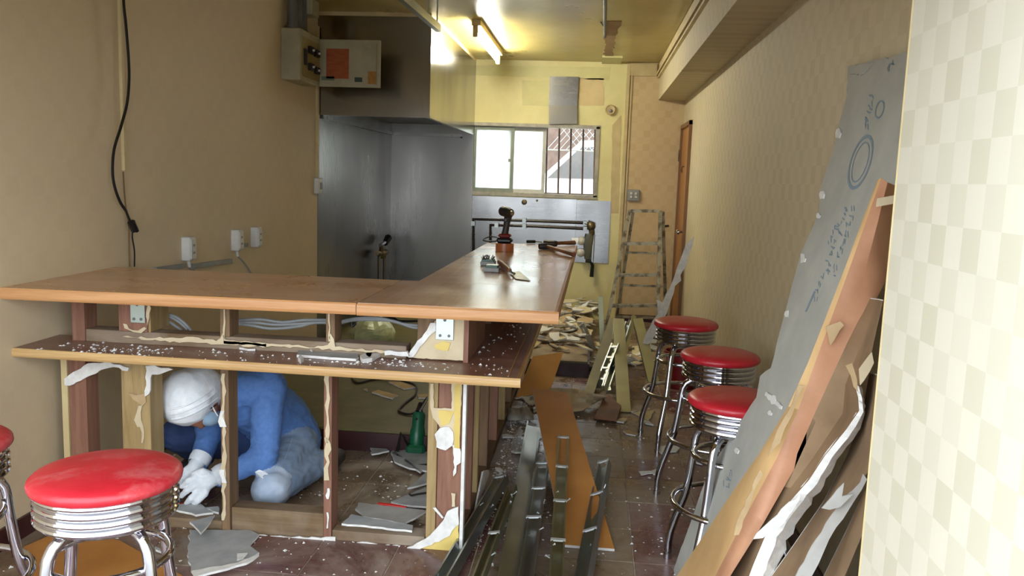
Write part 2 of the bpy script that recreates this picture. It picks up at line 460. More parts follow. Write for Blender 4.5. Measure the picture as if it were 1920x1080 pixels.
# ------------------------------------------------------------------ kitchen steel
lp = MB().box((XL, 6.47, PF), (XL + .006, YB - .006, 2.03)).build('stainless_wall_panel', M['stainless_lining'])
tag(lp, 'brushed stainless steel wall lining on the left wall below the hood', 'wall panel')
bp = MB().box((XL + .006, YB - .03, PF), (-1.302, YB, 2.03)).build('stainless_wall_panel', M['stainless_lining'])
tag(bp, 'brushed stainless steel lining on the back wall beside the window', 'wall panel')
HX, HY, HZ = -1.302, 6.47, 1.933
hood = thing('extractor_hood', 'large boxy stainless steel extractor hood hung from the ceiling in the corner', 'hood', (-1.75, 7.7, HZ))
MB().box((XL, HY, HZ), (HX, HY + .01, ZC - .03)).build('front_panel', M['stainless_hood'], hood)
MB().box((HX - .01, HY + .01, HZ), (HX, YB, ZC - .03)).build('side_panel', M['stainless_hood'], hood)
MB().box((XL, HY + .01, HZ + .10), (HX - .01, YB, HZ + .11)).build('inner_pan', M['stainless_lining'], hood)
MB().box((XL, HY - .004, HZ - .004), (HX + .004, HY + .03, HZ + .012)).box((HX - .03, HY + .03, HZ - .004), (HX + .004, YB, HZ + .012)).build('bottom_rim', M['stainless_hood'], hood)
MB().box((XL, HY + .03, HZ - .03), (XL + .035, YB - .02, HZ)).box((XL + .035, YB - .07, HZ - .03), (HX - .12, YB - .031, HZ)).build('grease_gutter', M['stainless_lining'], hood)
MB().ball((HX - .13, YB - .06, HZ - .03), .012, 8, 6).build('drain_plug', M['brass_dull'], hood)
MB().box((XL, HY, ZC - .03), (HX, HY + .02, ZC)).box((HX - .02, HY + .02, ZC - .03), (HX, YB, ZC)).build('ceiling_trim', M['cream_trim'], hood)

bs = thing('backsplash', 'dented stainless steel backsplash under the rear window', 'backsplash', (-.6, YB, .74))
zt = px(1000, 371, 'y', YB).z; zb = px(1100, 492, 'y', YB).z
xm = px(1079, 440, 'y', YB).x; xe = px(1143, 430, 'y', YB).x
MB().box((-1.302, YB - .006, zb + .06), (xm - .002, YB, zt)).build('sheet', M['stainless_splash'], bs)
MB().box((xm, YB - .009, zb), (xe, YB, zt - .005)).build('sheet', M['stainless_splash'], bs)
for u, v, r in ((983, 379, .03), (1007, 376, .012)):
    p = px(u, v, 'y', YB - .006); MB().lathe([(r, 0), (r, .008), (r * .6, .012), (0, .012)], (p.x, p.y, p.z), 14, 'y').xf(Matrix.Translation((0, 2 * p.y, 0)) @ Matrix.Scale(-1, 4, (0, 1, 0))).build('pipe_cap', M['brass_dull'], bs, True)

pp = thing('water_pipes', 'two dark water pipes clamped across the backsplash with a corroded valve', 'pipes', (-.6, YB - .06, .5))
yq = YB - .05
def P(u, v, y=yq): return px(u, v, 'y', YB - .075 if u > 1085 else y)
for nm, pts in (('pipe', [(887, 500), (887, 411), (1000, 414), (1098, 418)]), ('pipe', [(919, 480), (919, 422), (1000, 424), (1098, 429)])):
    MB().tube([P(*q) for q in pts], .016, 8).build(nm, M['pipe_black'], pp, True)
for u, v in ((983, 413), (983, 424), (887, 419), (931, 422), (1097, 419), (1097, 429)):
    q = P(u, v); MB().box(q - Vector((.02, .02, .024)), q + Vector((.02, .046, .024))).build('pipe_clamp', M['galvanised'], pp)
vb = MB(); q = P(1108, 424)
vb.tube([P(1096, 419), q], .022, 8); vb.ball(q, .05, 10, 8); vb.tube([q, P(1110, 440)], .03, 8); vb.tube([P(1103, 415), P(1116, 420)], .012, 6)
vb.build('valve_body', M['brass_dull'], pp, True)
MB().tube([P(1111, 432), P(1110, 446)], .022, 8).build('valve_cap', M['black_plastic'], pp, True)
MB().tube([P(1106, 440), P(1103, 455), P(1101, 486)], [.05, .055, .03], 8).tube([P(1113, 440), P(1110, 492)], .015, 6).build('tap_pipe', M['galvanised'], pp, True)
MB().tube([P(1098, 488), P(1108, 490)], .022, 8).build('tap_joint', M['pipe_black'], pp, True)
MB().tube([P(1108, 490), P(1111, 498), P(1109, 519)], [.016, .018, .022], 8).build('tap_lever', M['black_plastic'], pp, True)
for u, v in ((1090, 452), (1089, 474)):
    MB().ball(P(u, v), .045, 10, 8).build('round_knob', M['white_plastic'], pp, True)

fc = thing('wall_tap', 'old gas tap on a vertical pipe against the stainless lining', 'tap', (XL + .08, 7.6, PF))
def Q(u, v, x=XL + .09): return px(u, v, 'x', x)
for u in (711, 721): MB().tube([Q(u, 477), Q(u, 525), Q(u, 525) * 1 + Vector((0, 0, PF - Q(u, 525).z))], .016, 8).build('riser_pipe', M['stainless_lining'], fc, True)
MB().tube([Q(706, 474), Q(716, 478), Q(724, 472)], .03, 8).tube([Q(716, 475), Q(714, 458)], .022, 8).ball(Q(716, 476), .05, 10, 8).build('tap_body', M['brass_dull'], fc, True)
MB().tube([Q(722, 456), Q(728, 446)], [.03, .04], 8).build('tap_knob', M['black_plastic'], fc, True)
MB().tube([Q(713, 460), Q(726, 452)], .02, 8).build('spout', M['chrome'], fc, True)

# ------------------------------------------------------------------ back wall fittings
steel('greasy_steel', (150, 144, 132), .34, (1, 1, 1), 30, smear=.4)
sp = thing('steel_patch', 'greasy rectangular steel sheet fixed above the rear window', 'steel sheet', px(1057, 232, 'y', YB))
MB().prism([px(u, v, 'y', YB - .03) for u, v in ((1031, 143), (1085, 144), (1082, 198), (1029, 197))], (0, .006, 0)).build('sheet', M['stainless_splash'], sp)
MB().prism([px(u, v, 'y', YB - .036) for u, v in ((1029, 197), (1082, 198), (1082, 232), (1029, 233))], (0, .006, 0)).build('sheet', M['greasy_steel'], sp)
pv = px(1144, 206, 'y', YB - .02)
vn = thing('wall_vent', 'small round plastic vent cap on the yellow back wall', 'vent', pv)
MB().lathe([(.056, 0), (.056, .012), (.048, .02), (.04, .016), (.034, .012), (0, .012)], pv, 20, 'y').xf(Matrix.Translation((0, 2 * pv.y, 0)) @ Matrix.Scale(-1, 4, (0, 1, 0))).build('cap', M['cream_trim'], vn, True)
MB().ball(pv + Vector((.005, -.016, -.01)), .018, 8, 6).build('screw_head', M['grey_plastic'], vn, True)
pbr('pale_patch', (214, 208, 150), (204, 198, 140), 5, .5); pbr('paper_remnant', (220, 200, 152), (208, 186, 136), 5, .7)
for nm, mt, pts, lb in (('paint_patch', 'pale_patch', ((979, 150), (1030, 151), (1030, 199), (979, 198)), 'pale rectangle of bare wall left of the steel sheet'),
                    ('wallpaper_remnant', 'paper_remnant', ((1086, 146), (1132, 147), (1132, 198), (1084, 198)), 'peach wallpaper remnant right of the steel sheet'),
                    ('wallpaper_remnant', 'cream_trim', ((1148, 235), (1165, 215), (1160, 400), (1145, 400)), 'whitish stripped strip beside the yellow wall edge'),
                    ('wallpaper_strip', 'pale_patch', ((893, 122), (1145, 126), (1142, 150), (893, 141)), 'pale yellow strip of wall under the ceiling line')):
    tag(MB().prism(jag([px(u, v, 'y', YB - .003) for u, v in pts], .004, .05), (0, .003, 0)).build(nm, M[mt]), lb, 'wall patch')
so = px(1188, 366, 'y', YB - .02)
sw = thing('switch_plate', 'double rocker switch plate on the papered back wall', 'switch', so)
MB().cbox(so + Vector((-.062, -.012, -.06)), so + Vector((.062, .02, .06)), .004).build('plate', M['grey_plastic'], sw)
for dx in (-.025, .025):
    for dz in (-.018, .018):
        MB().cbox(so + Vector((dx - .012, -.02, dz - .012)), so + Vector((dx + .012, -.01, dz + .012)), .002).build('rocker', M['white_plastic'], sw)

# ------------------------------------------------------------------ ceiling fittings
def emis(name, c, s):
    m, nt, b = newmat(name)
    b.inputs['Base Color'].default_value = (.9, .9, .9, 1); b.inputs['Emission Color'].default_value = c; b.inputs['Emission Strength'].default_value = s
    n = noise(nt, coords(nt), 3); return m
emis('tube_glow', (1, .98, .84, 1), 80)
tz = 2.615
ta = px(893, 63, 'z', tz); tb = px(932, 114, 'z', tz); tx = (ta.x + tb.x) / 2
lt = thing('fluorescent_light', 'lit bare fluorescent batten light under the ceiling', 'ceiling light', (tx, (ta.y + tb.y) / 2, ZC))
MB().cbox((tx - .03, ta.y - .04, ZC - .05), (tx + .045, tb.y + .04, ZC), .004).build('batten', M['cream_trim'], lt)
for yy in (ta.y - .02, tb.y + .02):
    MB().cbox((tx - .02, yy - .012, tz - .03), (tx + .02, yy + .012, ZC - .048), .004).build('lamp_holder', M['cream_trim'], lt)
MB().tube([(tx, ta.y, tz), (tx, tb.y, tz)], .016, 12).build('tube', M['tube_glow'], lt, True)

rl = thing('hanging_rail', 'grey steel rail hung on thin rods from the ceiling before the hood', 'rail', (-1.14, 5.2, 2.5))
r0 = px(740, -18, 'z', 2.5); r1 = px(822, 53, 'z', 2.5)
MB().beam(r0, r1, .035, .05).build('rail', M['galvanised'], rl)
for t in (.35, .72, .96):
    p = r0.lerp(r1, t); MB().tube([p, (p.x, p.y, ZC)], .005, 6).build('rod', M['galvanised'], rl)

cp = thing('ceiling_conduit', 'thin capped conduit running along the ceiling to a torn patch', 'conduit', (.03, 7, ZC))
c0 = px(1135, -10, 'z', ZC - .015); c1 = px(1134, 66, 'z', ZC - .015)
MB().tube([(.02, 5.0, ZC - .015), c0, c1], .013, 8).build('conduit', M['conduit_grey'], cp, True)
MB().tube([c1, c1 + Vector((0, .08, 0))], .014, 8).build('cut_end', M['pipe_black'], cp, True)
MB().tube([px(1127, 42, 'z', ZC - .012), px(1131, 48, 'z', ZC - .012)], .006, 6).build('stub_wire', M['pipe_black'], cp)
tag(MB().prism(jag([px(u, v, 'z', ZC - .004) for u, v in ((1134, 66), (1136, 40), (1166, 40), (1152, 75), (1148, 108), (1133, 106))], .015, .08), (0, 0, .004)).build('torn_ceiling_patch', M['ceiling_patch']), 'torn brown patch of bare ceiling at the end of the conduit', 'ceiling patch')
tag(MB().box((.02, YB - .45, ZC - .02), (.22, YB, ZC)).build('ceiling_pad', M['pale_patch']), 'short pale board nailed under the ceiling at the back wall', 'board')

# ------------------------------------------------------------------ distribution board on the left wall
db = thing('distribution_board', 'beige electrical distribution board with its door swung open', 'fuse box', (XL, 6.1, 2.1))
xf_ = XL + .14
ya, yb_ = px(563, 110, 'x', xf_).y, px(599, 110, 'x', xf_).y
z0, z1 = 2.11, 2.46
MB().cbox((XL, ya, z0), (xf_, yb_, z1), .006).build('cabinet', M['panel_paint'], db)
MB().box((xf_ - .002, ya + .02, z0 + .03), (xf_ + .006, yb_ - .02, z1 - .05)).build('inner_panel', M['panel_inner'], db)
w = yb_ - ya
MB().box((xf_ + .006, ya + w * .13, z0 + .11), (xf_ + .02, ya + w * .22, z0 + .22)).build('breaker', M['black_plastic'], db)
for a, c in ((.42, .20), (.72, .195), (.42, .085), (.72, .075)):
    b_ = MB().cbox((xf_ + .006, ya + w * a - .035, z0 + c), (xf_ + .03, ya + w * a + .045, z0 + c + .05), .004).build('breaker', M['black_plastic'], db)
    MB().box((xf_ + .03, ya + w * a, z0 + c + .018), (xf_ + .042, ya + w * a + .014, z0 + c + .032)).build('switch_lever', M['white_plastic'], b_)
yd = yb_ + .006
dx0, dx1 = xf_ - .005, px(713, 120, 'y', yd).x
dz0, dz1 = px(714, 165, 'y', yd).z, px(700, 75, 'y', yd).z
dr = MB().cbox((dx0, yd, dz0), (dx1, yd + .02, dz1), .004).build('door', M['panel_paint'], db)
def sticker(nm, a, b_, mt):
    p, q = px(*a, 'y', yd), px(*b_, 'y', yd); MB().box((p.x, yd - .002, q.z), (q.x, yd, p.z)).build(nm, mt, dr)
pbr('orange_sheet', (168, 92, 40), (150, 70, 36), 30, .7, stretch=(.4, 1, 3)); pbr('green_sticker', (44, 62, 40), None, 9, .5); pbr('yellow_sticker', (176, 128, 44), (150, 104, 40), 20, .6); pbr('faded_sticker', (112, 118, 96), None, 9, .6)
sticker('notice', (612, 91), (654, 148), M['orange_sheet']); sticker('sticker', (665, 145), (679, 154), M['green_sticker'])
sticker('sticker', (690, 134), (706, 158), M['yellow_sticker']); sticker('sticker', (603, 143), (627, 151), M['faded_sticker'])
MB().box((dx1 - .03, yd - .004, dz0 + .02), (dx1 - .024, yd, dz1 - .02)).build('door_seam', M['panel_inner'], dr)
cdt = thing('conduit_bundle', 'grey conduits rising from the fuse box to the ceiling', 'conduit', (XL + .06, 6.1, z1))
for k in range(3):
    y = ya + .07 + k * .1; MB().tube([(XL + .06, y, z1), (XL + .06, y, ZC)], .034, 10).build('conduit', M['conduit_grey'], cdt, True)
    MB().tube([(XL + .06, y, z1), (XL + .06, y, z1 + .025)], .042, 10).build('collar', M['conduit_grey'], cdt, True)
jb = MB().cbox((XL, yb_ - .14, 2.6), (XL + .13, yb_ + .02, 2.715), .006).build('junction_box', M['panel_paint'])
tag(jb, 'plain beige junction box beside the conduits at the ceiling', 'junction box')
tr = thing('wall_trunking', 'slim white trunking running down to a rocker switch at the steel lining', 'trunking', (XL + .02, 6.44, 1.3))
MB().box((XL, 6.42, 1.44), (XL + .02, 6.455, 2.6)).build('cover', M['cream_trim'], tr)
b_ = MB().cbox((XL, 6.38, 1.31), (XL + .045, 6.46, 1.435), .006).build('switch_box', M['white_plastic'], tr)
MB().cbox((XL + .045, 6.40, 1.345), (XL + .052, 6.44, 1.40), .003).build('rocker', M['grey_plastic'], b_)
# ------------------------------------------------------------------ left wall: cable, trunking, sockets
vt = MB().cbox((XL, 3.70, 1.455), (XL + .016, 3.725, ZC), .003).build('vertical_trunking', M['cream_trim'])
tag(vt, 'thin cream trunking rising up the left wall behind the dangling cable', 'trunking')
xw = XL + .05
pth = [px(u, v, 'x', xw) for u, v in ((231, -15), (236, 45), (241, 110), (242, 150), (238, 195), (226, 240), (214, 280), (211, 320), (215, 350), (225, 378), (236, 395))]
pth = [Vector((xw, pth[0].y, ZC))] + pth
cb = thing('dangling_cable', 'black cable dangling from the ceiling with a taped end over the counter', 'cable', px(250, 499, 'x', xw))
def smooth(pts, n=6):
    P_ = [vec(p) for p in pts]; out = []
    for i in range(len(P_) - 1):
        a, b, c, d = P_[max(i - 1, 0)], P_[i], P_[i + 1], P_[min(i + 2, len(P_) - 1)]
        for k in range(n):
            t = k / n; out.append(.5 * ((2 * b) + (c - a) * t + (2 * a - 5 * b + 4 * c - d) * t * t + (3 * b - a - 3 * c + d) * t ** 3))
    out.append(P_[-1]); return out
MB().tube(smooth(pth), .007, 6).build('sheath', M['black_plastic'], cb, True)
MB().tube(smooth([px(u, v, 'x', xw) for u, v in ((236, 395), (241, 408), (247, 420), (252, 432))], 3), .006, 6).tube(smooth([px(u, v, 'x', xw) for u, v in ((246, 415), (249, 430), (248, 445), (252, 470), (252, 500))], 3), .004, 6).build('core', M['black_plastic'], cb, True)
MB().tube([px(246, 416, 'x', xw), px(253, 432, 'x', xw)], .018, 8).tube([px(249, 424, 'x', xw), px(257, 433, 'x', xw)], .01, 6).build('tape', M['black_plastic'], cb, True)
pbr('brown_wire', (120, 96, 64), None, 9, .6)
tag(MB().tube(smooth([px(u, v, 'x', XL + .006) for u, v in ((231, 322), (233, 360), (236, 390), (241, 420), (242, 470), (243, 500))], 3), .004, 6).build('bell_wire', M['brown_wire'], smooth=True), 'thin brown wire hanging from the end of the cream trunking', 'wire')
for i, (u, v, lb) in enumerate(((345, 466, 'white surface socket box nearest the dangling black cable'), (437, 450, 'white socket box with a cable gland between two others'), (473, 444, 'white socket box closest to the stainless lining'))):
    p = px(u, v, 'x', XL)
    s_ = thing('socket_box', lb, 'socket', (XL, p.y, p.z - .065), 'socket boxes on the left wall')
    MB().cbox((XL, p.y - .035, p.z - .065), (XL + .05, p.y + .035, p.z + .065), .005).build('box', M['white_plastic'], s_)
    MB().cbox((XL + .05, p.y - .03, p.z - .055), (XL + .057, p.y + .03, p.z + .055), .003).build('face_plate', M['white_plastic'], s_)
    for dz in (-.02, .02): MB().box((XL + .057, p.y - .012, p.z + dz - .006), (XL + .059, p.y + .012, p.z + dz + .006)).build('slot', M['grey_plastic'], s_)
    if i < 2:
        MB().tube([(XL + .025, p.y, p.z - .065), (XL + .025, p.y + .01, p.z - .1)], .009, 8).build('cable_gland', M['white_plastic'], s_, True)
        MB().tube(smooth([(XL + .025, p.y + .01, p.z - .1), (XL + .04, p.y + .09, p.z - .16), (XL + .05, p.y + .2, p.z - .26)], 4), .006, 6).build('lead', M['grey_plastic'], s_, True)
tw = MB()
for a, b_ in (((290, 506), (346, 498)), ((360, 499), (433, 489)), ((448, 461), (463, 459))):
    tw.beam(px(*a, 'x', XL + .01), px(*b_, 'x', XL + .01), .02, .025)
tag(tw.build('socket_trunking', M['grey_plastic']), 'grey cable trunking linking the wall sockets just above the counter', 'trunking')

# ------------------------------------------------------------------ the bar counter
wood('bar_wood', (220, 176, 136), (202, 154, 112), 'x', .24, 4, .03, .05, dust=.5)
wood('bar_wood_arm', (220, 174, 134), (202, 152, 112), 'y', .13, 4, .03, .05, dust=.3)
wood('nosing_orange', (216, 164, 112), (194, 138, 88), 'x', .35, 9, .05, .05)
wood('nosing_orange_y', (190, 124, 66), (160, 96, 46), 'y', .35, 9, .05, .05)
wood('nosing_pale', (214, 178, 122), (186, 146, 94), 'x', .4, 12, .05, .05)
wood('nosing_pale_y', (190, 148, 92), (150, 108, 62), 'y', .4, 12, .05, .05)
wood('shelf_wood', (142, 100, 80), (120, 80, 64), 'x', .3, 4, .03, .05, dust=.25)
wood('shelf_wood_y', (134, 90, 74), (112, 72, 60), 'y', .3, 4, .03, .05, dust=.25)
wood('lumber_pale', (182, 156, 108), (150, 124, 80), 'z', .7, 10, .2)
wood('lumber_brown', (142, 112, 80), (112, 86, 60), 'z', .7, 10, .2)
wood('lumber_red', (152, 108, 86), (124, 84, 66), 'z', .7, 10, .2)
wood('lumber_x', (132, 108, 76), (104, 80, 54), 'x', .7, 10, .2, dust=.4)
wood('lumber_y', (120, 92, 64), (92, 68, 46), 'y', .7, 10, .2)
pbr('gypsum', (228, 226, 220), (206, 204, 200), 25, .9, bmp=.4)
pbr('gypsum_paper', (172, 170, 164), (156, 152, 146), 8, .85, bmp=.1)
pbr('cream_paper', (206, 190, 158), (190, 172, 140), 9, .8, bmp=.1)
pbr('yellow_paper', (216, 192, 112), (204, 178, 98), 8, .75)
pbr('tan_paper', (186, 160, 122), (164, 138, 100), 9, .8, bmp=.1)

ZT, TT = 1.01, .044
FL, FR = Vector((XL, 2.868, 0)), Vector((-.105, 2.945, 0))
AR, AL = Vector((-.101, 6.08, 0)), Vector((-.757, 6.02, 0))
IN, BL = Vector((-.765, 3.632, 0)), Vector((XL, 3.632, 0))
xj = px(659, 573, 'z', ZT).x
def fy(x): return FL.y + (FR.y - FL.y) * (x - FL.x) / (FR.x - FL.x)
bar = thing('bar_worktop', 'dusty L-shaped brown wooden bar top, the higher tier of the counter', 'counter top', (-1.2, 3.3, ZT - TT))
dz = Vector((0, 0, ZT - TT)); UPV = (0, 0, TT)
nx = .016
J0 = Vector((xj, fy(xj), 0)); J1 = Vector((xj, 3.632, 0))
MB().prism([p + dz for p in (FL + Vector((0, nx, 0)), J0 + Vector((-.0012, nx, 0)), J1 + Vector((-.0012, 0, 0)), BL)], UPV).build('board', M['bar_wood'], bar)
MB().prism([p + dz for p in (J0 + Vector((.0012, nx, 0)), FR + Vector((-nx, nx, 0)), Vector((-.105 - nx, 3.64, 0)), IN + Vector((0, .008, 0)), J1 + Vector((.0012, 0, 0)))], UPV).build('board', M['bar_wood_arm'], bar)
MB().prism([p + dz for p in (IN + Vector((0, .0095, 0)), Vector((-.105 - nx, 3.6415, 0)), AR + Vector((-nx, 0, 0)), AL)], UPV).build('board', M['bar_wood_arm'], bar)
def nose(a, b, w, zlo, zhi, mat, par, inward):
    """rounded edge strip from a to b, its outer line on a-b"""
    a, b = vec(a), vec(b); inn = vec(inward); r = min(w, .012); rows = []
    prof = [(w, zlo), (r * .5, zlo), (.002, zlo + .006), (0, zlo + .012), (0, zhi - .012), (.002, zhi - .006), (r * .5, zhi), (w, zhi)]
    vs = [Vector((p.x, p.y, 0)) + inn * o + Vector((0, 0, z)) for p in (a, b) for o, z in prof]; n = len(prof)
    fs = [(i, n + i, n + i + 1, i + 1) for i in range(n - 1)] + [(0, n - 1, 2 * n - 1, n), tuple(range(n)), tuple(reversed(range(n, 2 * n)))]
    return MB().add(vs, fs).build('edge_strip', mat, par)
nose(FL, J0 + Vector((-.0012, 0, 0)), nx, ZT - TT, ZT, M['nosing_orange'], bar, (0, 1, 0))
nose(J0 + Vector((.0012, 0, -.002)), FR, nx, ZT - TT - .002, ZT - .002, M['nosing_orange'], bar, (0, 1, 0))
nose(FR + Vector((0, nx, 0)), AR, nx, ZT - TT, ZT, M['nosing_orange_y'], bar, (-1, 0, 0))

ZS, TSF = .768, .034
shelf = thing('lower_shelf', 'lower dark brown counter shelf with a pale rounded edge, strewn with plaster', 'shelf', (-1.2, 3, ZS - TSF))
SF0, SF1 = px(52, 655, 'z', ZS), px(976, 711, 'z', ZS)
sy0, sy1, sx = SF0.y, SF1.y, SF1.x
YS = 3.11          # front face of the stud frame
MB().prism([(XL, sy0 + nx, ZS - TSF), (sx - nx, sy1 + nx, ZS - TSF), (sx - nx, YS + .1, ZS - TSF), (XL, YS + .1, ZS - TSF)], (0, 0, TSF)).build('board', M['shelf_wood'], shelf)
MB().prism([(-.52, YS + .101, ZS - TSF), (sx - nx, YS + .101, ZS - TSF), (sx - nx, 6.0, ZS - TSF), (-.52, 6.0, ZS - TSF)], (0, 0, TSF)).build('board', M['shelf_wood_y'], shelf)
nose((XL, sy0, 0), (sx, sy1, 0), nx, ZS - TSF, ZS, M['nosing_pale'], shelf, (0, 1, 0))
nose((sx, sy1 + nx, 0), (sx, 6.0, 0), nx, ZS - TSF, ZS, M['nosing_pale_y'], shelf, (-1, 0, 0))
MB().box((sx - .05, sy1 + .03, ZS), (sx - .046, 6.0, ZS + .002)).build('inlay_line', M['nosing_pale_y'], shelf)

fr = thing('counter_frame', 'stripped timber stud frame of the bar counter with torn plasterboard scraps', 'stud frame', (-1.2, 3.15, 0))
ZU, ZL = ZT - TT - .001, ZS - TSF - .001      # undersides
def stud(x0, x1, z0, z1, mat='lumber_brown', y0=YS, y1=YS + .088, name='stud'):
    return MB().cbox((x0, y0, z0), (x1, y1, z1), .002).build(name, M[mat], fr)
X = lambda u, v, y=YS: px(u, v, 'y', y).x
Z = lambda u, v, y=YS: px(u, v, 'y', y).z
# lower row
stud(X(130, 750), X(162, 750), 0, ZL, 'lumber_red')
stud(X(228, 750), X(281, 750), 0, ZL, 'lumber_pale', y1=YS + .105)
stud(X(414, 800), X(429, 800), 0, ZL, 'lumber_brown')
stud(X(607, 800), X(622, 800), 0, ZL, 'lumber_red')
stud(X(801, 850), X(819, 850), 0, ZL, 'lumber_pale')
stud(X(820, 850), X(866, 850), 0, ZL, 'lumber_red', y0=YS + .004)
stud(X(430, 800), X(606, 800), 0, .105, 'lumber_x', y0=YS + .012, y1=YS + .09, name='sole_plate')
stud(X(623, 800), X(800, 800), 0, .042, 'lumber_x', y0=YS + .005, y1=YS + .09, name='sole_plate')
stud(XL + .002, X(227, 800), 0, .042, 'lumber_x', y0=YS + .01, name='sole_plate')
stud(X(282, 800), X(413, 800), 0, .042, 'lumber_x', y0=YS + .01, name='sole_plate')
stud(XL + .002, -.475, ZL - .045, ZL, 'lumber_x', y0=YS + .09, y1=YS + .135, name='top_plate')
# upper row
stud(X(134, 600), X(158, 600), ZS, ZU, 'lumber_red')
stud(X(222, 600), X(276, 600), ZS + .05, ZU, 'lumber_red', y1=YS + .105)
stud(X(276.5, 600), X(281, 600), ZS + .05, ZU, 'lumber_pale', y0=YS + .004, y1=YS + .15)
stud(X(412, 600), X(430, 600), ZS + .05, ZU, 'lumber_brown')
stud(X(611, 620), X(628, 620), ZS + .05, ZU, 'lumber_brown')
stud(X(159, 620), -.7, ZS, ZS + .05, 'lumber_x', y0=YS + .005, name='rail')
stud(-1.7, -.46, ZU - .04, ZU, 'lumber_x', y0=YS + .09, y1=YS + .14, name='rail')
stud(-.66, -.475, ZS, ZU, 'lumber_brown', y0=YS + .016)
MB().box((-.474, YS - .002, ZS), (-.455, YS + .5, ZU)).build('side_board', M['lumber_red'], fr)
# frame of the arm
ay = [3.42, 3.62, 3.98, 4.4, 4.8, 5.2, 5.6, 5.94]
for k, y in enumerate(ay):
    MB().cbox((-.56, y, .042), (-.472, y + .04, ZL), .002).build('stud', M[('lumber_red', 'lumber_pale', 'lumber_brown')[k % 3]], fr)
    if k > 1: MB().cbox((-.56, y, ZS), (-.472, y + .04, ZU), .002).build('stud', M['lumber_brown'], fr)
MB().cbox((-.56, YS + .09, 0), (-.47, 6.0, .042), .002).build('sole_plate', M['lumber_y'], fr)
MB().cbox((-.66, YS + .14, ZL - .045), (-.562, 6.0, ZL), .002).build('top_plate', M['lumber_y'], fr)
# zinc corner plates
for (a, b_) in (((244, 562), (272, 606)), ((818, 590), (850, 638))):
    x0, x1 = X(*a, YS - .006), X(*b_, YS - .006); z1_, z0_ = Z(*a, YS - .006), Z(*b_, YS - .006)
    br = MB().cbox((x0, YS - .008, z0_), (x1, YS - .003, ZU), .001).box((x0, YS - .003, ZU - .004), (x1, YS + .001, ZU)).build('corner_plate', M['bracket_zinc'], fr)
    for fx, fz in ((.5, .8), (.25, .17), (.75, .17)):
        MB().lathe([(.006, 0), (.006, .003), (0, .003)], (x0 + (x1 - x0) * fx, YS - .0105, z0_ + (z1_ - z0_) * fz), 10, 'y').build('screw', M['conduit_grey'], br)
# plaster and paper remnants (outlines taken on the frame's front plane)
def rem(pts, mat, y=YS - .003, t=.006, amp=.004, seg=.018, name='plaster_remnant', s=1, o=(0, 0)):
    P_ = [px(o[0] + u / s, o[1] + v / s, 'y', y) for u, v in pts]
    return MB().prism(jag(P_, amp, seg), (0, -t, 0)).build(name, M[mat], fr)
c7 = dict(s=2.918, o=(620, 680))
rem([(548, 112), (565, 112), (565, 245), (663, 250), (663, 112), (718, 116), (712, 330), (705, 470), (672, 470), (665, 370), (600, 350), (560, 300), (546, 240)], 'cream_paper', name='paper_remnant', amp=.002, **c7)
rem([(590, 260), (680, 265), (650, 330), (600, 345)], 'yellow_paper', y=YS - .010, t=.002, name='paper_remnant', **c7)
rem([(678, 120), (712, 118), (706, 470), (675, 465)], 'yellow_paper', y=YS - .0095, t=.002, name='paper_remnant', amp=.002, **c7)
rem([(570, 390), (600, 355), (650, 350), (672, 380), (668, 450), (630, 478), (580, 460)], 'gypsum', y=YS - .009, t=.006, **c7)
rem([(662, 440), (710, 470), (712, 545), (690, 560), (688, 600), (672, 620), (676, 520)], 'gypsum', y=YS - .004, **c7)
rem([(660, 710), (684, 715), (682, 785), (664, 785)], 'cream_paper', **c7)
rem([(400, 1025), (520, 960), (600, 880), (640, 810), (700, 785), (703, 880), (640, 950), (480, 1020), (430, 1040)], 'gypsum', y=YS - .008, t=.008, **c7)
rem([(560, 792), (575, 790), (620, 845), (612, 850)], 'gypsum', amp=.001, **c7)
rem([(430, 1038), (640, 945), (702, 870), (697, 1062), (560, 1050)], 'yellow_paper', y=YS - .003, amp=.002, name='paper_remnant', **c7)
MB().box((-.468, YS - .014, .004), (-.455, YS + .02, ZL)).build('plasterboard_edge', M['gypsum'], fr)
c2 = dict(s=4, o=(420, 560))
rem([(1390, 438), (1435, 350), (1500, 270), (1545, 210), (1600, 150), (1815, 150), (1815, 462), (1600, 450)], 'cream_paper', y=YS + .012, t=.012, amp=.002, name='paper_remnant', **c2)
rem([(1380, 436), (1430, 350), (1500, 265), (1550, 180), (1590, 180), (1590, 240), (1540, 280), (1470, 360), (1420, 436)], 'gypsum', y=YS - .001, t=.006, **c2)
rem([(1575, 350), (1640, 320), (1700, 330), (1680, 390), (1590, 375)], 'yellow_paper', y=YS - .001, t=.003, name='paper_remnant', **c2)
rem([(1212, 385), (1380, 390), (1395, 425), (1300, 420), (1215, 418)], 'gypsum', y=YS - .004, t=.02, **c2)
c1 = dict(s=3.84, o=(0, 480))
rem([(475, 880), (540, 830), (640, 770), (800, 760), (940, 800), (930, 825), (830, 795), (760, 810), (680, 850), (590, 895), (510, 930), (478, 925)], 'gypsum', y=YS - .002, t=.012, **c1)
rem([(1055, 790), (1090, 785), (1250, 815), (1180, 840), (1100, 850), (1080, 990), (1050, 1010), (1060, 900)], 'gypsum', y=YS - .002, t=.008, **c1)
rem([(930, 985), (985, 1000), (1050, 985), (1055, 1050), (1030, 1080), (990, 1050), (960, 1030)], 'tan_paper', y=YS - .002, t=.004, **c1)
rem([(890, 485), (915, 490), (930, 520), (1000, 535), (1040, 510), (1060, 520), (1020, 555), (960, 545), (900, 520)], 'cream_paper', y=YS - .003, t=.004, **c1)
rem([(1070, 330), (1090, 375), (1078, 440), (1062, 500), (1056, 400)], 'cream_paper', y=YS - .003, t=.004, **c1)
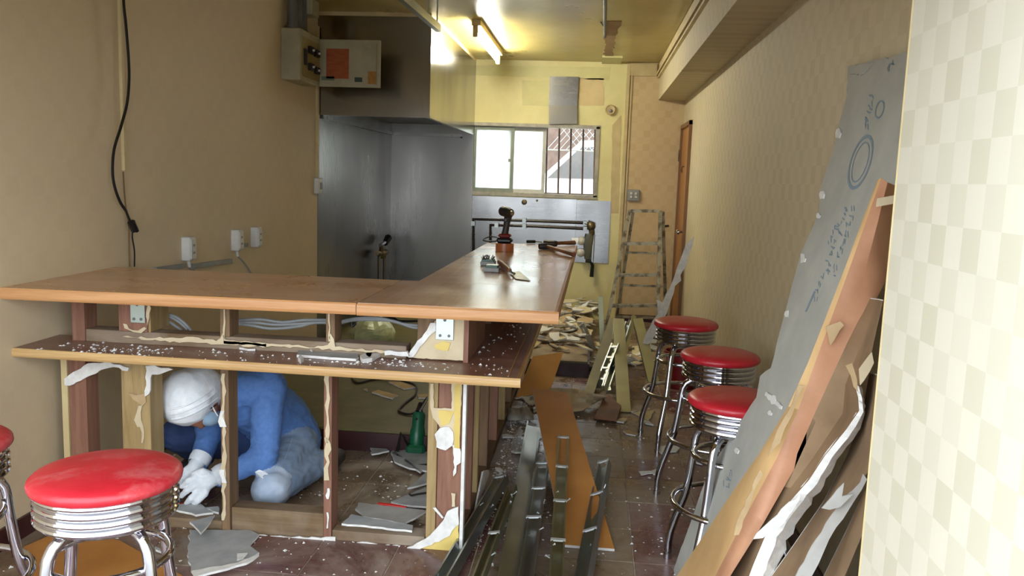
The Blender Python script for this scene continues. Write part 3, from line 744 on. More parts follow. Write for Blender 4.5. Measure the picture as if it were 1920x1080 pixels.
rem([(860, 577), (1280, 590), (1390, 580), (1560, 610), (1590, 590), (1605, 555), (1625, 600), (1920, 630), (1920, 655), (1600, 635), (1320, 620), (1100, 605)], 'cream_paper', y=YS - .002, t=.004, **c1)
rem([(0, 270), (15, 315), (300, 330), (560, 345), (640, 365), (780, 345), (800, 320), (790, 290), (800, 260), (825, 300), (835, 358), (960, 375), (1210, 390), (1210, 405), (900, 385), (600, 368), (250, 352), (0, 335)], 'cream_paper', y=YS - .002, t=.004, **c2)
def stripz(u, v0, v1, w, mat='cream_paper', y=YS - .002):
    n = max(3, int(abs(v1 - v0) / 11)); L_ = []; R_ = []
    for i in range(n + 1):
        v = v0 + (v1 - v0) * i / n; d = random.uniform(-.25, .25) * w; ww = w * random.uniform(.35, 1)
        L_.append(px(u + d - ww / 2, v, 'y', y)); R_.append(px(u + d + ww / 2, v, 'y', y))
    MB().prism(L_ + R_[::-1], (0, -.004, 0)).build('plaster_remnant', M[mat], fr)
stripz(420, 700, 975, 9); stripz(418, 770, 800, 13, 'gypsum', YS - .006); stripz(419, 880, 905, 12, 'gypsum', YS - .006)
stripz(614, 700, 830, 9); stripz(615, 820, 900, 14); stripz(616, 915, 935, 8, 'gypsum'); stripz(615, 960, 990, 4, 'gypsum')
stripz(421, 580, 640, 4); stripz(618, 588, 640, 4); stripz(262, 760, 800, 14); stripz(268, 800, 830, 7)
rem([(150, 870), (200, 880), (520, 895), (590, 890), (590, 915), (520, 920), (200, 905)], 'gypsum', y=YS + .003, t=.006, s=2.572, o=(400, 660))
rem([(670, 912), (760, 918), (930, 935), (910, 952), (700, 935)], 'gypsum', y=YS + .003, t=.006, s=2.572, o=(400, 660))
# lining strip on the wall beside the first stud
MB().box((X(118, 750), YS - .006, .085), (X(129, 750), YS + .03, ZL)).build('lining_strip', M['cream_trim'], fr)
rem2 = [px(u, v, 'x', -.466) for u, v in ((903, 884), (914, 882), (916, 896), (900, 960), (891, 968), (889, 955))]
MB().prism(jag(rem2, .004, .03), (.008, 0, 0)).build('plaster_remnant', M['gypsum'], fr)

# grey cables threaded through the frame
cbl = thing('cable_bundle', 'grey sheathed cables threaded through the upper frame of the counter', 'cables', (-1.2, YS + .16, .85))
def cab(pts, y=YS + .17, r=.0065, mat='grey_plastic'):
    MB().tube(smooth([px(u, v, 'y', y) for u, v in pts], 6), r, 7).build('cable', M[mat], cbl, True)
cab([(296, 590), (315, 593), (335, 603), (352, 618)]); cab([(296, 592), (312, 600), (330, 612), (342, 620)]); cab([(298, 588), (325, 592), (345, 605), (360, 622)])
cab([(432, 604), (455, 600), (490, 599), (530, 604), (570, 600), (625, 600)]); cab([(432, 606), (470, 610), (510, 616), (560, 612), (590, 605), (640, 607)])
cab([(432, 605), (480, 605), (520, 609), (580, 606), (630, 603)]); cab([(630, 606), (660, 598), (690, 596), (720, 598), (760, 608), (812, 612)]); cab([(630, 608), (665, 600), (720, 600), (745, 604), (775, 614), (815, 616)])
cab([(668, 606), (660, 612), (665, 596), (700, 598), (735, 596), (750, 602), (790, 602)], YS + .22, .005, 'black_plastic')

# ------------------------------------------------------------------ bar stools
def red_vinyl():
    m, nt, b = newmat('red_vinyl')
    v = coords(nt)
    n = noise(nt, v, 6, 6, .6)
    w = noise(nt, coords(nt, (1, 5, 1)), 14, 4, .5, 1.2)
    c = ramp(nt, n, [(.35, lin((168, 22, 36))), (.7, lin((188, 38, 50)))])
    c = mixc(nt, ramp(nt, noise(nt, v, 4, 8, .75), [(.5, 0.0), (.8, .4)]), c, lin((214, 176, 170)))
    link(nt, c, b.inputs['Base Color']); b.inputs['Roughness'].default_value = .36
    bump(nt, b, w, .12, .006)
red_vinyl()
SR, SH = .181, .725
def make_stool():
    t = thing('bar_stool', '-', 'stool', (0, 0, 0), 'chrome bar stools with red seats', local=True)
    cu = MB(); n = 48; prof = [(0, SH + .004), (.06, SH + .003), (.11, SH - .001), (.15, SH - .007), (.17, SH - .014), (.179, SH - .022), (SR, SH - .030), (.179, SH - .040), (.172, SH - .046), (.168, SH - .046)]
    vs = []
    for i, (r, h) in enumerate(prof[1:]):
        for k in range(n):
            a = 2 * math.pi * k / n
            wr = (.0022 * math.sin(a * 19 + 1.3 * math.sin(a * 3)) if i > 4 else 0) * (.3 + .7 * math.sin(a * 2.5) ** 2)
            vs.append(((r + wr) * math.cos(a), (r + wr) * math.sin(a), h + (wr * .8 if i > 5 else 0)))
    m = len(prof) - 1; fs = [(i * n + (k + 1) % n, i * n + k, (i + 1) * n + k, (i + 1) * n + (k + 1) % n) for i in range(m - 1) for k in range(n)]
    vs.append((0, 0, SH + .004)); fs += [(k, (k + 1) % n, len(vs) - 1) for k in range(n)]
    cu.add(vs, fs).build('cushion', M['red_vinyl'], t, True, angle=70)
    pr = [(.0, .590), (.15, .590), (.158, .596)]
    for k in range(4):
        z = .598 + k * .0215; pr += [(.162, z), (.169, z + .005), (.171, z + .0105), (.169, z + .016), (.162, z + .0205)]
    pr += [(.165, .686), (.0, .686)]
    MB().lathe(pr, n=48).build('seat_band', M['chrome'], t, True, angle=35)
    MB().lathe([(0, .560), (.05, .560), (.055, .575), (.10, .590), (0, .5901)], n=20).build('swivel_plate', M['conduit_grey'], t, True)
    path = [(.06, .574), (.10, .577), (.125, .571), (.145, .556), (.157, .534), (.163, .505), (.168, .45), (.178, .37), (.186, .315), (.194, .28), (.212, .225), (.232, .165), (.246, .115), (.252, .07), (.253, .006)]
    leg = MB().tube([(r, 0, z) for r, z in path], .0155, 12).lathe([(.0, .0), (.0175, .0), (.0175, .02), (.0155, .022)], (.253, 0, 0), 12)
    for k in range(4):
        a = math.radians(45 + 90 * k)
        if k == 0: l0 = leg.build('leg', M['chrome'], t, True); 
        else:
            l0 = bpy.data.objects.new('leg', t.children[-1].data if False else l0.data); col.objects.link(l0); l0.parent = t
        l0.rotation_euler = (0, 0, a)
    for r, z, nm in ((.147, .485, 'brace_ring'), (.214, .30, 'foot_ring')):
        MB().tube([(r * math.cos(2 * math.pi * k / 40), r * math.sin(2 * math.pi * k / 40), z) for k in range(40)], .0108, 10, closed=True).build(nm, M['chrome'], t, True)
    return t
st0 = make_stool()
for i, (u, v, rz, lb) in enumerate(((200, 872, 20, 'chrome bar stool with wrinkled dusty red seat standing before the stripped counter front'), (-118, 815, 10, 'red-seated chrome bar stool at the left wall beside another stool'),
                 (1287, 598, 12, 'chrome bar stool with red seat nearest the stepladder'), (1351, 657, 38, 'chrome bar stool with red seat between two others by the right wall'),
                 (1384, 738, 8, 'chrome bar stool with red seat partly behind the leaning grey plasterboard'))):
    o = st0 if i == 0 else copy_tree(st0)
    p = px(u, v, 'z', SH); o.location = (p.x, p.y, 0); o.rotation_euler = (0, 0, math.radians(rz)); o['label'] = lb

# ------------------------------------------------------------------ boards leaning in the right-hand corner
pbr('board_grey', (180, 179, 170), (166, 166, 158), 6, .85, bmp=.05)
pbr('kraft_brown', (190, 142, 110), (172, 122, 90), 6, .5, bmp=.08)
pbr('kraft_tan', (204, 168, 116), (186, 148, 98), 5, .7, stretch=(1, 1, .3))
pbr('kraft_dark', (140, 114, 84), (116, 92, 66), 5, .8, bmp=.1)
pbr('blue_ink', (134, 150, 160), (124, 142, 154), 30, .9)
gy0, gy1 = 2.2, 3.09
gx0, gx1, gzt = .376, .872, 1.915
gd = Vector((gx1 - gx0, 0, gzt)); gl = gd.length; gdn = gd.normalized(); gn = Vector((-gdn.z, 0, gdn.x))   # along board, and its face normal (towards the room)
def gp(u, v, off=0): return pxpl(u, v, Vector((gx0, 0, 0)) + gn * off, gn)
gb = thing('leaning_plasterboard', 'tall grey plasterboard sheet with blue stamped print leaning on the right wall', 'plasterboard', (gx0, 2.6, 0))
pts = [Vector((gx0, gy0, 0)), Vector((gx0, gy1, 0))] + [gp(u, v) for u, v in ((1330, 880), (1418, 745), (1425, 705), (1445, 690), (1480, 555), (1500, 480), (1535, 400), (1540, 350), (1566, 270), (1572, 235), (1588, 180), (1590, 125))] + [gp(1650, 112), gp(1705, 96), Vector((gx1, gy0, gzt))]
MB().prism(jag(pts, .006, .04, keep=(0, len(pts) - 1, len(pts) - 2)), gn * -.011).build('sheet', M['board_grey'], gb)
def torn(pts, off, mat, par, t=.004):
    MB().prism(jag([gp(u, v, off) for u, v in pts], .004, .02), gn * t).build('torn_paper', M[mat], par)
for c, r in (((1573, 250), 9), ((1543, 365), 8), ((1535, 405), 6), ((1507, 485), 8), ((1476, 590), 7), ((1452, 750), 8), ((1445, 775), 6), ((1383, 845), 6)):
    torn([(c[0] + r * math.cos(a) * random.uniform(.4, 1), c[1] + r * 1.4 * math.sin(a) * random.uniform(.5, 1)) for a in [k * 1.05 for k in range(6)]], .001, 'gypsum', gb)
torn([(1438, 735), (1468, 762), (1466, 768), (1436, 742)], .002, 'gypsum', gb)
torn([(1593, 125), (1640, 118), (1620, 140), (1596, 140)], .001, 'board_grey', gb, .006)
# stamped oval and rows of print: short ink strokes on the paper face
def pring(cu, cv, ru, rv, tilt, w, name):
    vs = []; n = 28; m = MB()
    for k in range(n):
        a = 2 * math.pi * k / n
        for f in (1, 1 - w):
            x, y = ru * f * math.cos(a), rv * f * math.sin(a)
            vs.append(gp(cu + x * math.cos(tilt) - y * math.sin(tilt), cv + x * math.sin(tilt) + y * math.cos(tilt), .0012))
    m.add(vs, [(2 * k, 2 * ((k + 1) % n), 2 * ((k + 1) % n) + 1, 2 * k + 1) for k in range(n)]); m.build(name, M['blue_ink'], gb)
pring(1613, 304, 19, 54, .30, .13, 'printed_ring'); pring(1613, 304, 13, 40, .30, .08, 'printed_ring'); pring(1649, 205, 8, 18, .25, .2, 'printed_ring')
def ink(a, b, k, w, seed, name='printed_line'):
    r = random.Random(seed); m = MB()
    for i in range(k):
        t = (i + .5) / k; u = a[0] + (b[0] - a[0]) * t; v = a[1] + (b[1] - a[1]) * t
        for s_ in range(r.choice((2, 3))):
            du, dv = r.uniform(-w, w), r.uniform(-5, 5); ang = r.choice((.2, 1.4, 1.9, .5)); L_ = r.uniform(3, 6)
            p = [(u + du - math.cos(ang) * L_ / 2, v + dv - math.sin(ang) * L_), (u + du + math.cos(ang) * L_ / 2, v + dv + math.sin(ang) * L_)]
            q0, q1 = gp(*p[0], .0012), gp(*p[1], .0012); sd = (q1 - q0).cross(gn).normalized() * .0022
            m.add([q0 - sd, q1 - sd, q1 + sd, q0 + sd], [(0, 1, 2, 3)])
    o = m.build(name, M['blue_ink'], gb); o['kind'] = 'stuff'
ink((1588, 385), (1528, 570), 13, 5, 1); ink((1602, 385), (1560, 520), 9, 4, 2); ink((1636, 178), (1622, 240), 5, 4, 3); ink((1680, 115), (1660, 130), 3, 4, 4); ink((1570, 420), (1552, 460), 3, 3, 5); ink((1372, 880), (1360, 915), 4, 6, 6)
MB().add([gp(u, v, .0012) for u, v in ((1526, 545), (1529, 546), (1512, 585), (1509, 584))], [(0, 1, 2, 3)]).build('printed_arrow', M['blue_ink'], gb)

def clampy(u, v, y, clear=.03):
    # stay on the room side of the grey sheet wherever that sheet stands
    return min(y, max(gp(u, v, clear).y, gy0 - .04))
def loft(rows, t, name, mats, par, mi_of=lambda i, k: 0, drop=True, smooth_=True, clear=.03):
    """sheet through rows of (u, v, y) points; continued down to the floor; t = thickness away from the viewer"""
    R_ = [[px(u, v, 'y', clampy(u, v, y, clear)) for u, v, y in r] for r in rows]
    if drop:
        last, prv = R_[-1], R_[-2]; ex = []
        for a, b in zip(prv, last):
            d = b - a; k = (b.z - .004) / max(1e-3, -d.z); ex.append(b + d * k)
        R_.append(ex)
    m, n = len(R_), len(R_[0]); mb = MB()
    f = [p for r in R_ for p in r]; off = Vector((.35, 1, .1)).normalized() * t
    b_ = [p + off for p in f]; N = m * n
    fs = []; mi = []
    for i in range(m - 1):
        for k in range(n - 1):
            a = i * n + k
            fs.append((a, a + n, a + n + 1, a + 1)); mi.append(mi_of(i, k)); fs.append((N + a, N + a + 1, N + a + n + 1, N + a + n)); mi.append(0)
    edge = [(0, k) for k in range(n)] + [(i, n - 1) for i in range(1, m)] + [(m - 1, k) for k in range(n - 2, -1, -1)] + [(i, 0) for i in range(m - 2, 0, -1)]
    for (i, k), (i2, k2) in zip(edge, edge[1:] + edge[:1]):
        a, b2 = i * n + k, i2 * n + k2; fs.append((a, b2, N + b2, N + a)); mi.append(len(mats) - 1)
    mb.v = f + b_; mb.f = fs; mb.mi = mi
    return mb.build(name, mats, par, smooth_, angle=50)
hb = thing('leaning_hardboard', 'bowed brown sheet leaning diagonally before the grey plasterboard', 'board', (.2, 2.6, 0))
rowsA = [((1646, 336, 2.05), (1652, 334, 2.035), (1664, 342, 2.02), (1681, 349, 2.08)), ((1616, 415, 2.12), (1624, 415, 2.10), (1645, 420, 2.085), (1674, 430, 2.14)), ((1585, 500, 2.19), (1594, 500, 2.165), (1622, 508, 2.15), (1664, 520, 2.2)),
         ((1552, 585, 2.26), (1562, 588, 2.24), (1586, 596, 2.22), (1618, 610, 2.27)), ((1515, 680, 2.33), (1527, 684, 2.31), (1545, 694, 2.29), (1568, 708, 2.34)), ((1478, 762, 2.40), (1497, 768, 2.37), (1514, 778, 2.355), (1530, 790, 2.40)),
         ((1425, 848, 2.47), (1458, 856, 2.44), (1474, 866, 2.42), (1490, 878, 2.47)), ((1362, 940, 2.54), (1405, 955, 2.50), (1420, 968, 2.49), (1432, 980, 2.53)), ((1268, 1082, 2.62), (1338, 1086, 2.56), (1348, 1092, 2.55), (1358, 1098, 2.59))]
loft(rowsA, .006, 'sheet', [M['kraft_brown'], M['kraft_tan'], M['cream_paper']], hb, lambda i, k: 1 if k == 0 else 0, clear=.075)
def hpatch(pts, y, mat, par, name='torn_paper', t=.003, amp=.003):
    y = min(clampy(u, v, y + .02, .09 if par is hb else .045) for u, v in pts) - .02
    MB().prism(jag([px(u, v, 'y', y) for u, v in pts], amp, .02), (0, -t, 0)).build(name, M[mat], par)
hpatch([(1644, 372), (1676, 366), (1674, 382), (1642, 388)], 2.02, 'cream_paper', hb)
hpatch([(1548, 612), (1575, 602), (1582, 610), (1556, 648)], 2.20, 'tan_paper', hb)
hpatch([(1496, 722), (1506, 722), (1490, 760), (1462, 830), (1440, 856), (1452, 820), (1478, 770)], 2.33, 'tan_paper', hb)
hpatch([(1425, 880), (1430, 890), (1412, 925), (1385, 1002), (1376, 1003), (1388, 960)], 2.44, 'tan_paper', hb)

bb = thing('broken_plasterboard', 'broken brown-faced plasterboard with a thick white torn edge behind the bowed sheet', 'plasterboard', (.3, 2.3, 0))
rowsB = [((1630, 560, 2.30), (1645, 562, 2.10), (1656, 564, 1.95)), ((1590, 640, 2.36), (1612, 650, 2.12), (1634, 662, 1.93)), ((1555, 715, 2.42), (1585, 722, 2.15), (1608, 728, 1.97)), ((1530, 770, 2.46), (1580, 775, 2.15), (1612, 775, 1.99)),
         ((1495, 850, 2.50), (1525, 858, 2.25), (1550, 856, 2.06)), ((1455, 910, 2.54), (1482, 915, 2.3), (1500, 925, 2.12)), ((1405, 990, 2.60), (1420, 1005, 2.36), (1434, 1010, 2.2)), ((1345, 1085, 2.66), (1375, 1090, 2.44), (1404, 1092, 2.28))]
loft(rowsB, .012, 'sheet', [M['kraft_dark'], M['gypsum']], bb)
# the thick crumbled core along its right edge
core = []
eL = [(1606, 722, 1.965), (1612, 745, 1.975), (1614, 770, 1.985), (1590, 805, 2.02), (1550, 854, 2.055), (1520, 900, 2.085), (1480, 945, 2.13), (1440, 1000, 2.19), (1415, 1060, 2.24), (1402, 1095, 2.27)]
eW = [8, 9, 10, 18, 22, 26, 30, 36, 42, 48]
mb = MB(); rr = random.Random(5); LL = []; CC = []; RR = []
for i in range(len(eL) - 1):
    for s_ in range(4):
        t = s_ / 4; u, v, y = [a + (b - a) * t for a, b in zip(eL[i], eL[i + 1])]; y = clampy(u, v, y); w = (eW[i] + (eW[i + 1] - eW[i]) * t) * rr.uniform(.9, 1.06)
        LL.append(px(u - 3, v, 'y', y - .004)); CC.append(px(u + w * .5, v + w * .2, 'y', y - .012 + rr.uniform(-.006, .006))); RR.append(px(u + w + rr.uniform(-2, 2), v + w * .4, 'y', y + .02))
mb.grid([LL, CC, RR, [p + Vector((.01, .03, 0)) for p in LL]])
mb.build('crumbled_core', M['gypsum'], bb)
hpatch([(1585, 685), (1597, 680), (1606, 710), (1608, 734), (1600, 725)], 1.94, 'tan_paper', bb)
hpatch([(1610, 692), (1634, 660), (1638, 680), (1620, 712), (1612, 722)], 1.925, 'cream_paper', bb)
hpatch([(1412, 1010), (1445, 975), (1500, 925), (1470, 980), (1430, 1008)], 2.08, 'gypsum', bb, amp=.006)

cc = thing('broken_plasterboard', 'dark plasterboard offcut with a thin pale edge between the torn board and the wall corner', 'plasterboard', (.4, 1.95, 0))
rowsC = [((1630, 700, 2.14), (1650, 705, 1.86)), ((1615, 780, 2.14), (1642, 790, 1.85)), ((1590, 850, 2.16), (1630, 880, 1.86)), ((1545, 940, 2.2), (1600, 930, 1.88)), ((1490, 1020, 2.24), (1552, 1010, 1.92)), ((1440, 1090, 2.3), (1502, 1090, 1.97))]
loft(rowsC, .01, 'sheet', [M['kraft_dark'], M['gypsum']], cc)
hpatch([(1618, 888), (1625, 898), (1600, 940), (1560, 1000), (1520, 1082), (1490, 1082), (1530, 1010), (1575, 940), (1612, 905)], 1.865, 'gypsum_paper', cc, amp=.002)
hpatch([(1540, 952), (1560, 930), (1582, 905), (1578, 930), (1600, 925), (1575, 950), (1555, 955)], 1.85, 'gypsum_paper', cc)
dd = thing('broken_plasterboard', 'shadowed brown board stub wedged lowest against the wall corner', 'plasterboard', (.5, 1.8, 0))
loft([((1645, 800, 1.86), (1656, 800, 1.76)), ((1630, 900, 1.88), (1648, 905, 1.76)), ((1585, 1000, 1.92), (1622, 990, 1.78)), ((1540, 1090, 1.98), (1580, 1090, 1.82))], .01, 'sheet', [M['kraft_dark'], M['gypsum_paper']], dd)

# ------------------------------------------------------------------ light-gauge metal studs
pbr('screw_white', (210, 212, 212), (180, 184, 186), 20, .4, .5)
steel('galv_olive', (172, 170, 138), .5, (1, 1, 1), 60, smear=.1)
def cstud(p, q, w, h, up, label, group, mat='galvanised', bars=(), screws=0, lip=.008, t=.0018, seed=0):
    p, q = vec(p), vec(q); d = (q - p).normalized(); u = vec(up); u = (u - d * u.dot(d)).normalized(); r = d.cross(u)
    root = thing('metal_stud', label, 'metal stud', p, group)
    pr = [(-w / 2, 0), (w / 2, 0), (w / 2, h), (w / 2 - lip, h), (w / 2 - lip, h - t), (w / 2 - t, h - t), (w / 2 - t, t), (-w / 2 + t, t), (-w / 2 + t, h - t), (-w / 2 + lip, h - t), (-w / 2 + lip, h), (-w / 2, h)]
    MB().prism([p + r * a + u * b for a, b in pr], q - p).build('channel', M[mat], root)
    L_ = (q - p).length; rnd = random.Random(seed)
    for f in bars:
        c = p + d * L_ * f + u * (h - .002)
        MB().beam(c - d * .009, c + d * .009, w + .004, .006, u).build('spacer_clip', M['screw_white'], root)
    for k in range(screws):
        c = p + d * L_ * rnd.uniform(.05, .97) + r * rnd.choice((-1, 1)) * w / 2 + u * h * rnd.uniform(.4, .9); o_ = (r * rnd.uniform(-1, 1) + u * rnd.uniform(.1, .8) + d * rnd.uniform(-.6, .6)).normalized()
        MB().tube([c, c + o_ * .016, c + o_ * .02], [.0022, .0022, .005], 6).build('screw', M['screw_white'], root)
    return root
def fp(u, v, z): return px(u, v, 'z', z)
def ext(a, b, f): return a + (b - a) * f      # from a through b
G1 = 'metal studs heaped before the counter'
def fstud(bot, top, zb, zt, w, h, up, lab, k=1.6, **kw):
    a, b = fp(*top, zt), fp(*bot, zb); q = ext(a, b, k); q.z = max(.006, zb - .01)
    return cstud(q, a, w, h, up, lab, G1, **kw)
fstud((846, 1080), (944, 905), .012, .03, .06, .045, (-.3, 0, 1), 'dark steel stud lying closest to the counter end post', bars=(.98,), screws=4, seed=1)
fstud((905, 1075), (962, 920), .06, .075, .042, .03, (-.2, 0, 1), 'narrow steel channel with an olive inside in the heap before the counter', mat='galv_olive', bars=(.6,), screws=5, seed=2)
fstud((955, 1080), (1000, 800), .012, .05, .085, .03, (.1, 0, -1) if False else (.15, 0, 1), 'wide flat steel stud in the middle of the heap before the counter', screws=6, seed=3)
fstud((987, 1080), (1019, 878), .055, .075, .058, .04, (-.1, 0, 1), 'steel stud with bright spacer clips leaning on the wide stud', bars=(.62, .8, .985), screws=5, seed=4)
fstud((1043, 1085), (1056, 828), .02, .14, .054, .038, (0, 0, 1), 'steel channel with olive inside lying across the orange plank', mat='galv_olive', bars=(.45, .62, .8, .985), screws=8, seed=5)
fstud((1100, 1085), (1137, 875), .03, .075, .056, .042, (-.45, 0, 1), 'steel stud with three spacer clips resting over the lower end of the orange plank', bars=(.55, .76, .985), screws=6, seed=6)
G2 = 'metal studs piled by the stepladder'
def ystud(bot, top, yb, yt, w, h, up, lab, **kw):
    a = fp(*bot, .01) if yb is None else px(*bot, 'y', yb)
    b = px(*top, 'y', yt); return cstud(a, b, w, h, up, lab, G2, **kw)
ystud((1126, 660), (1121, 556), 7.0, 7.05, .05, .04, (1, 0, .1), 'olive steel stud standing almost upright before the stepladder', mat='galv_olive', lip=.01)
ystud((1102, 742), (1151, 597), None, 6.75, .07, .04, (-.1, .6, -.8), 'slotted grey steel stud slanting from the floor towards the stepladder', bars=(), screws=5, seed=11)
ystud((1170, 772), (1160, 597), None, 6.75, .09, .045, (0, .6, -.8), 'widest olive steel stud sloping down beside the brown wood offcuts', mat='galv_olive', screws=8, seed=12)
ystud((1226, 716), (1196, 597), None, 6.8, .08, .04, (0, .6, -.8), 'olive steel stud sloping down behind the far bar stool', mat='galv_olive', screws=3, seed=13)
ystud((1172, 668), (1190, 598), 6.3, 6.95, .06, .04, (-.8, -.4, .3), 'short steel stud crossing behind the widest olive stud', mat='galv_olive')
ystud((1124, 728), (1155, 648), None, 6.2, .06, .03, (-.2, -.3, 1), 'ladder-like steel channel with cross clips under the slanting studs', bars=(.15, .4, .65, .9))
ystud((1140, 732), (1180, 610), 5.75, 6.7, .05, .04, (-.3, -.5, .8), 'dark steel channel hidden between the slanting studs')
mr = thing('pry_bar_bundle', 'dark metal offcuts standing in the scrap heap before the upright stud', 'metal offcuts', px(1112, 655, 'y', 6.9))
for k, (a, b_) in enumerate((((1112, 655), (1087, 610)), ((1114, 655), (1092, 606)), ((1116, 655), (1097, 612)))):
    MB().beam(px(*a, 'y', 6.9 + k * .02), px(*b_, 'y', 6.85 + k * .02), .02, .012, (0, -1, .3)).build('offcut', M['galvanised'], mr)

# ------------------------------------------------------------------ loose boards
pbr('orange_board', (196, 136, 70), (180, 120, 58), 4, .5); pbr('orange_board_dim', (190, 140, 74), (176, 124, 60), 4, .55)
pbr('offcut_brown', (132, 92, 66), (112, 76, 54), 6, .7)
def quadboard(name, pts, t, label, cat, mats, group=None, bow=0):
    P_ = [vec(p) for p in pts]; n = (P_[1] - P_[0]).cross(P_[2] - P_[0]).normalized()
    if n.z < 0: n = -n
    lo = min(P_, key=lambda p: p.z)
    o = MB().prism([p for p in P_], n * t, 0, 1 if len(mats) > 1 else None).build(name, mats, None, origin=lo)
    return tag(o, label, cat, group)
quadboard('fallen_plank', [fp(1057, 1026, .003), fp(1152, 1034, .003), fp(1064, 740, .25), fp(998, 731, .25)], .012, 'long orange-brown plank sloping down onto the tiles under the steel studs', 'plank', [M['orange_board'], M['gypsum']])
fb0, fb1 = fp(966, 747, .004), fp(1030, 736, .004); fbn = (fb1 - fb0).cross(Vector((.1, .8, .42))); quadboard('fallen_board', [fb0, fb1, pxpl(1055, 662, fb0, fbn), pxpl(998, 670, fb0, fbn)], .01, 'tan panel propped against the step under the counter arm', 'panel', [M['orange_board_dim'], M['cream_paper']])
0 and quadboard('fallen_board', [fp(985, 700, .02), fp(965, 770, .02), fp(990, 772, .02), fp(1005, 745, .02)], .008, 'small orange offcut tucked beside the long orange plank', 'panel', [M['orange_board'], M['cream_paper']])
ob = fp(1138, 785, 0)
for k, (dz_, rz, lb) in enumerate(((0, 0, 'lower brown wood offcut beside the widest olive stud'), (.02, .06, 'brown wood offcut lying on top of another near the far stool'))):
    P_ = [fp(1112, 785, dz_), fp(1152, 790, dz_), fp(1166, 765, dz_), fp(1140, 744, dz_)]; c = sum(P_, Vector()) / 4
    tag(MB().prism([c + Matrix.Rotation(rz, 3, 'Z') @ (p - c) for p in P_], (0, 0, .018)).build('wood_offcut', M['offcut_brown'], origin=c), lb, 'wood offcut')
quadboard('floor_panel', [fp(u / 3.375, 760 + v / 3.375, .004) for u, v in ((150, 905), (425, 782), (760, 865), (1160, 1090), (900, 1250), (100, 1250))], .006, 'orange-brown panel lying on the floor under the nearest red stool', 'panel', [M['orange_board'], M['cream_paper']])
# crumpled grey sheet between plank and studs
rows = []
rnd = random.Random(9)
for i in range(6):
    r_ = []
    for k in range(9):
        u = 1030 + k * 13.5; v = 728 + i * 9 + max(0, k - 3) * (3.0 - i * .9) ; hz = .16 - .025 * i + .03 * math.sin(k * 1.1 + i) - .012 * k + rnd.uniform(-.012, .012)
        r_.append(fp(min(u, 1140 - i * 9), v, max(.03, hz)))
    rows.append(r_)
sh = MB().grid(rows); 
so_ = sh.build('crumpled_sheet', M['cream_paper'], smooth=True); tag(so_, 'crumpled grey paper sheet beside the top of the orange plank', 'paper sheet')
md = so_.modifiers.new('thick', 'SOLIDIFY'); md.thickness = .006
rows = [[fp(952 + k * 8, 768 + i * 10 - (i == 0) * 2, max(.012, .05 - .01 * i + rnd.uniform(-.015, .02))) for k in range(7)] for i in range(3)]
s2 = MB().grid(rows).build('crumpled_sheet', M['gypsum_paper'], smooth=True); tag(s2, 'crumpled grey scrap of paper under the counter arm left of the plank', 'paper sheet')
md = s2.modifiers.new('thick', 'SOLIDIFY'); md.thickness = .006

# ------------------------------------------------------------------ stepladder
ld = thing('stepladder', 'paint-spattered aluminium stepladder standing open at the back wall', 'ladder', (.45, 8.1, 0))
ytop, yf, yr = 8.1, 7.72, 8.5
zt_ = px(1210, 394, 'y', ytop).z
def rail_pt(u, v, y): return px(u, v, 'y', y)
fl_t, fr_t = rail_pt(1180, 395, ytop - .02), rail_pt(1238, 396, ytop - .02)
def drop_(u, v, y0, yb, top):
    p = px(u, v, 'y', y0); d = p - top; return top + d * (top.z / -d.z)
fl_b = drop_(1139, 602, 7.78, yf, fl_t); fr_b = drop_(1233, 600, 7.78, yf, fr_t)
for a, b_ in ((fl_t, fl_b), (fr_t, fr_b)):
    MB().beam(b_, a, .032, .055, (0, 1, 0)).build('front_rail', M['paint_spattered_alu'], ld)
rl_t, rr_t = rail_pt(1187, 397, ytop + .04), rail_pt(1243, 397, ytop + .04)
rl_b = drop_(1157, 590, 8.42, yr, rl_t); rr_b = drop_(1248, 585, 8.42, yr, rr_t)
for a, b_ in ((rl_t, rl_b), (rr_t, rr_b)):
    MB().beam(b_, a, .03, .045, (0, 1, 0)).build('rear_rail', M['paint_spattered_alu'], ld)
for k, v in enumerate((394, 457, 516, 573)):
    def at_v(top, bot):
        best = min((abs(toscreen(top.lerp(bot, i / 200))[1] - v), i / 200) for i in range(201))[1]; return top.lerp(bot, best)
    a, b_ = at_v(fl_t, fl_b), at_v(fr_t, fr_b)
    MB().beam(a + Vector((.012, .02, 0)), b_ + Vector((-.012, .02, 0)), .075 if k else .12, .028).build('tread', M['paint_spattered_alu'], ld)
    if k:
        f = (.34, .62, .9)[k - 1]; MB().beam(rl_t.lerp(rl_b, f), rr_t.lerp(rr_b, f), .03, .022).build('rear_bar', M['paint_spattered_alu'], ld)
MB().tube([rr_t.lerp(rr_b, .12), rr_t.lerp(rr_b, .12) + Vector((.05, -.02, .01))], .012, 6).build('catch', M['pipe_black'], ld)
# torn strip leaning against the right wall by the door
stp = [(700, 320), (690, 380), (655, 480), (650, 520), (600, 600), (605, 640), (560, 680), (530, 790), (500, 880), (440, 1000), (380, 1090), (330, 1150), (330, 1090), (400, 930), (440, 880), (430, 780), (470, 800), (560, 600), (640, 380)]
n_ = Vector((-.25, -1, .12)).normalized()
pp_ = [pxpl(1120 + u / 3.857, 360 + v / 3.857, (.6, 6.5, .4), n_) for u, v in stp]
ls = MB().prism(jag(pp_, .01, .06), n_ * -.01, 0, 1).build('torn_plasterboard_strip', [M['gypsum'], M['gypsum']], origin=min(pp_, key=lambda p: p.z))
tag(ls, 'long torn plasterboard strip leaning on the right wall beside the door', 'plasterboard')
pbr('dark_red_plastic', (128, 24, 26), (108, 18, 20), 6, .4)
bk = thing('red_bucket', 'dark red plastic bucket on the floor behind the far stool', 'bucket', (.70, 6.05, 0))
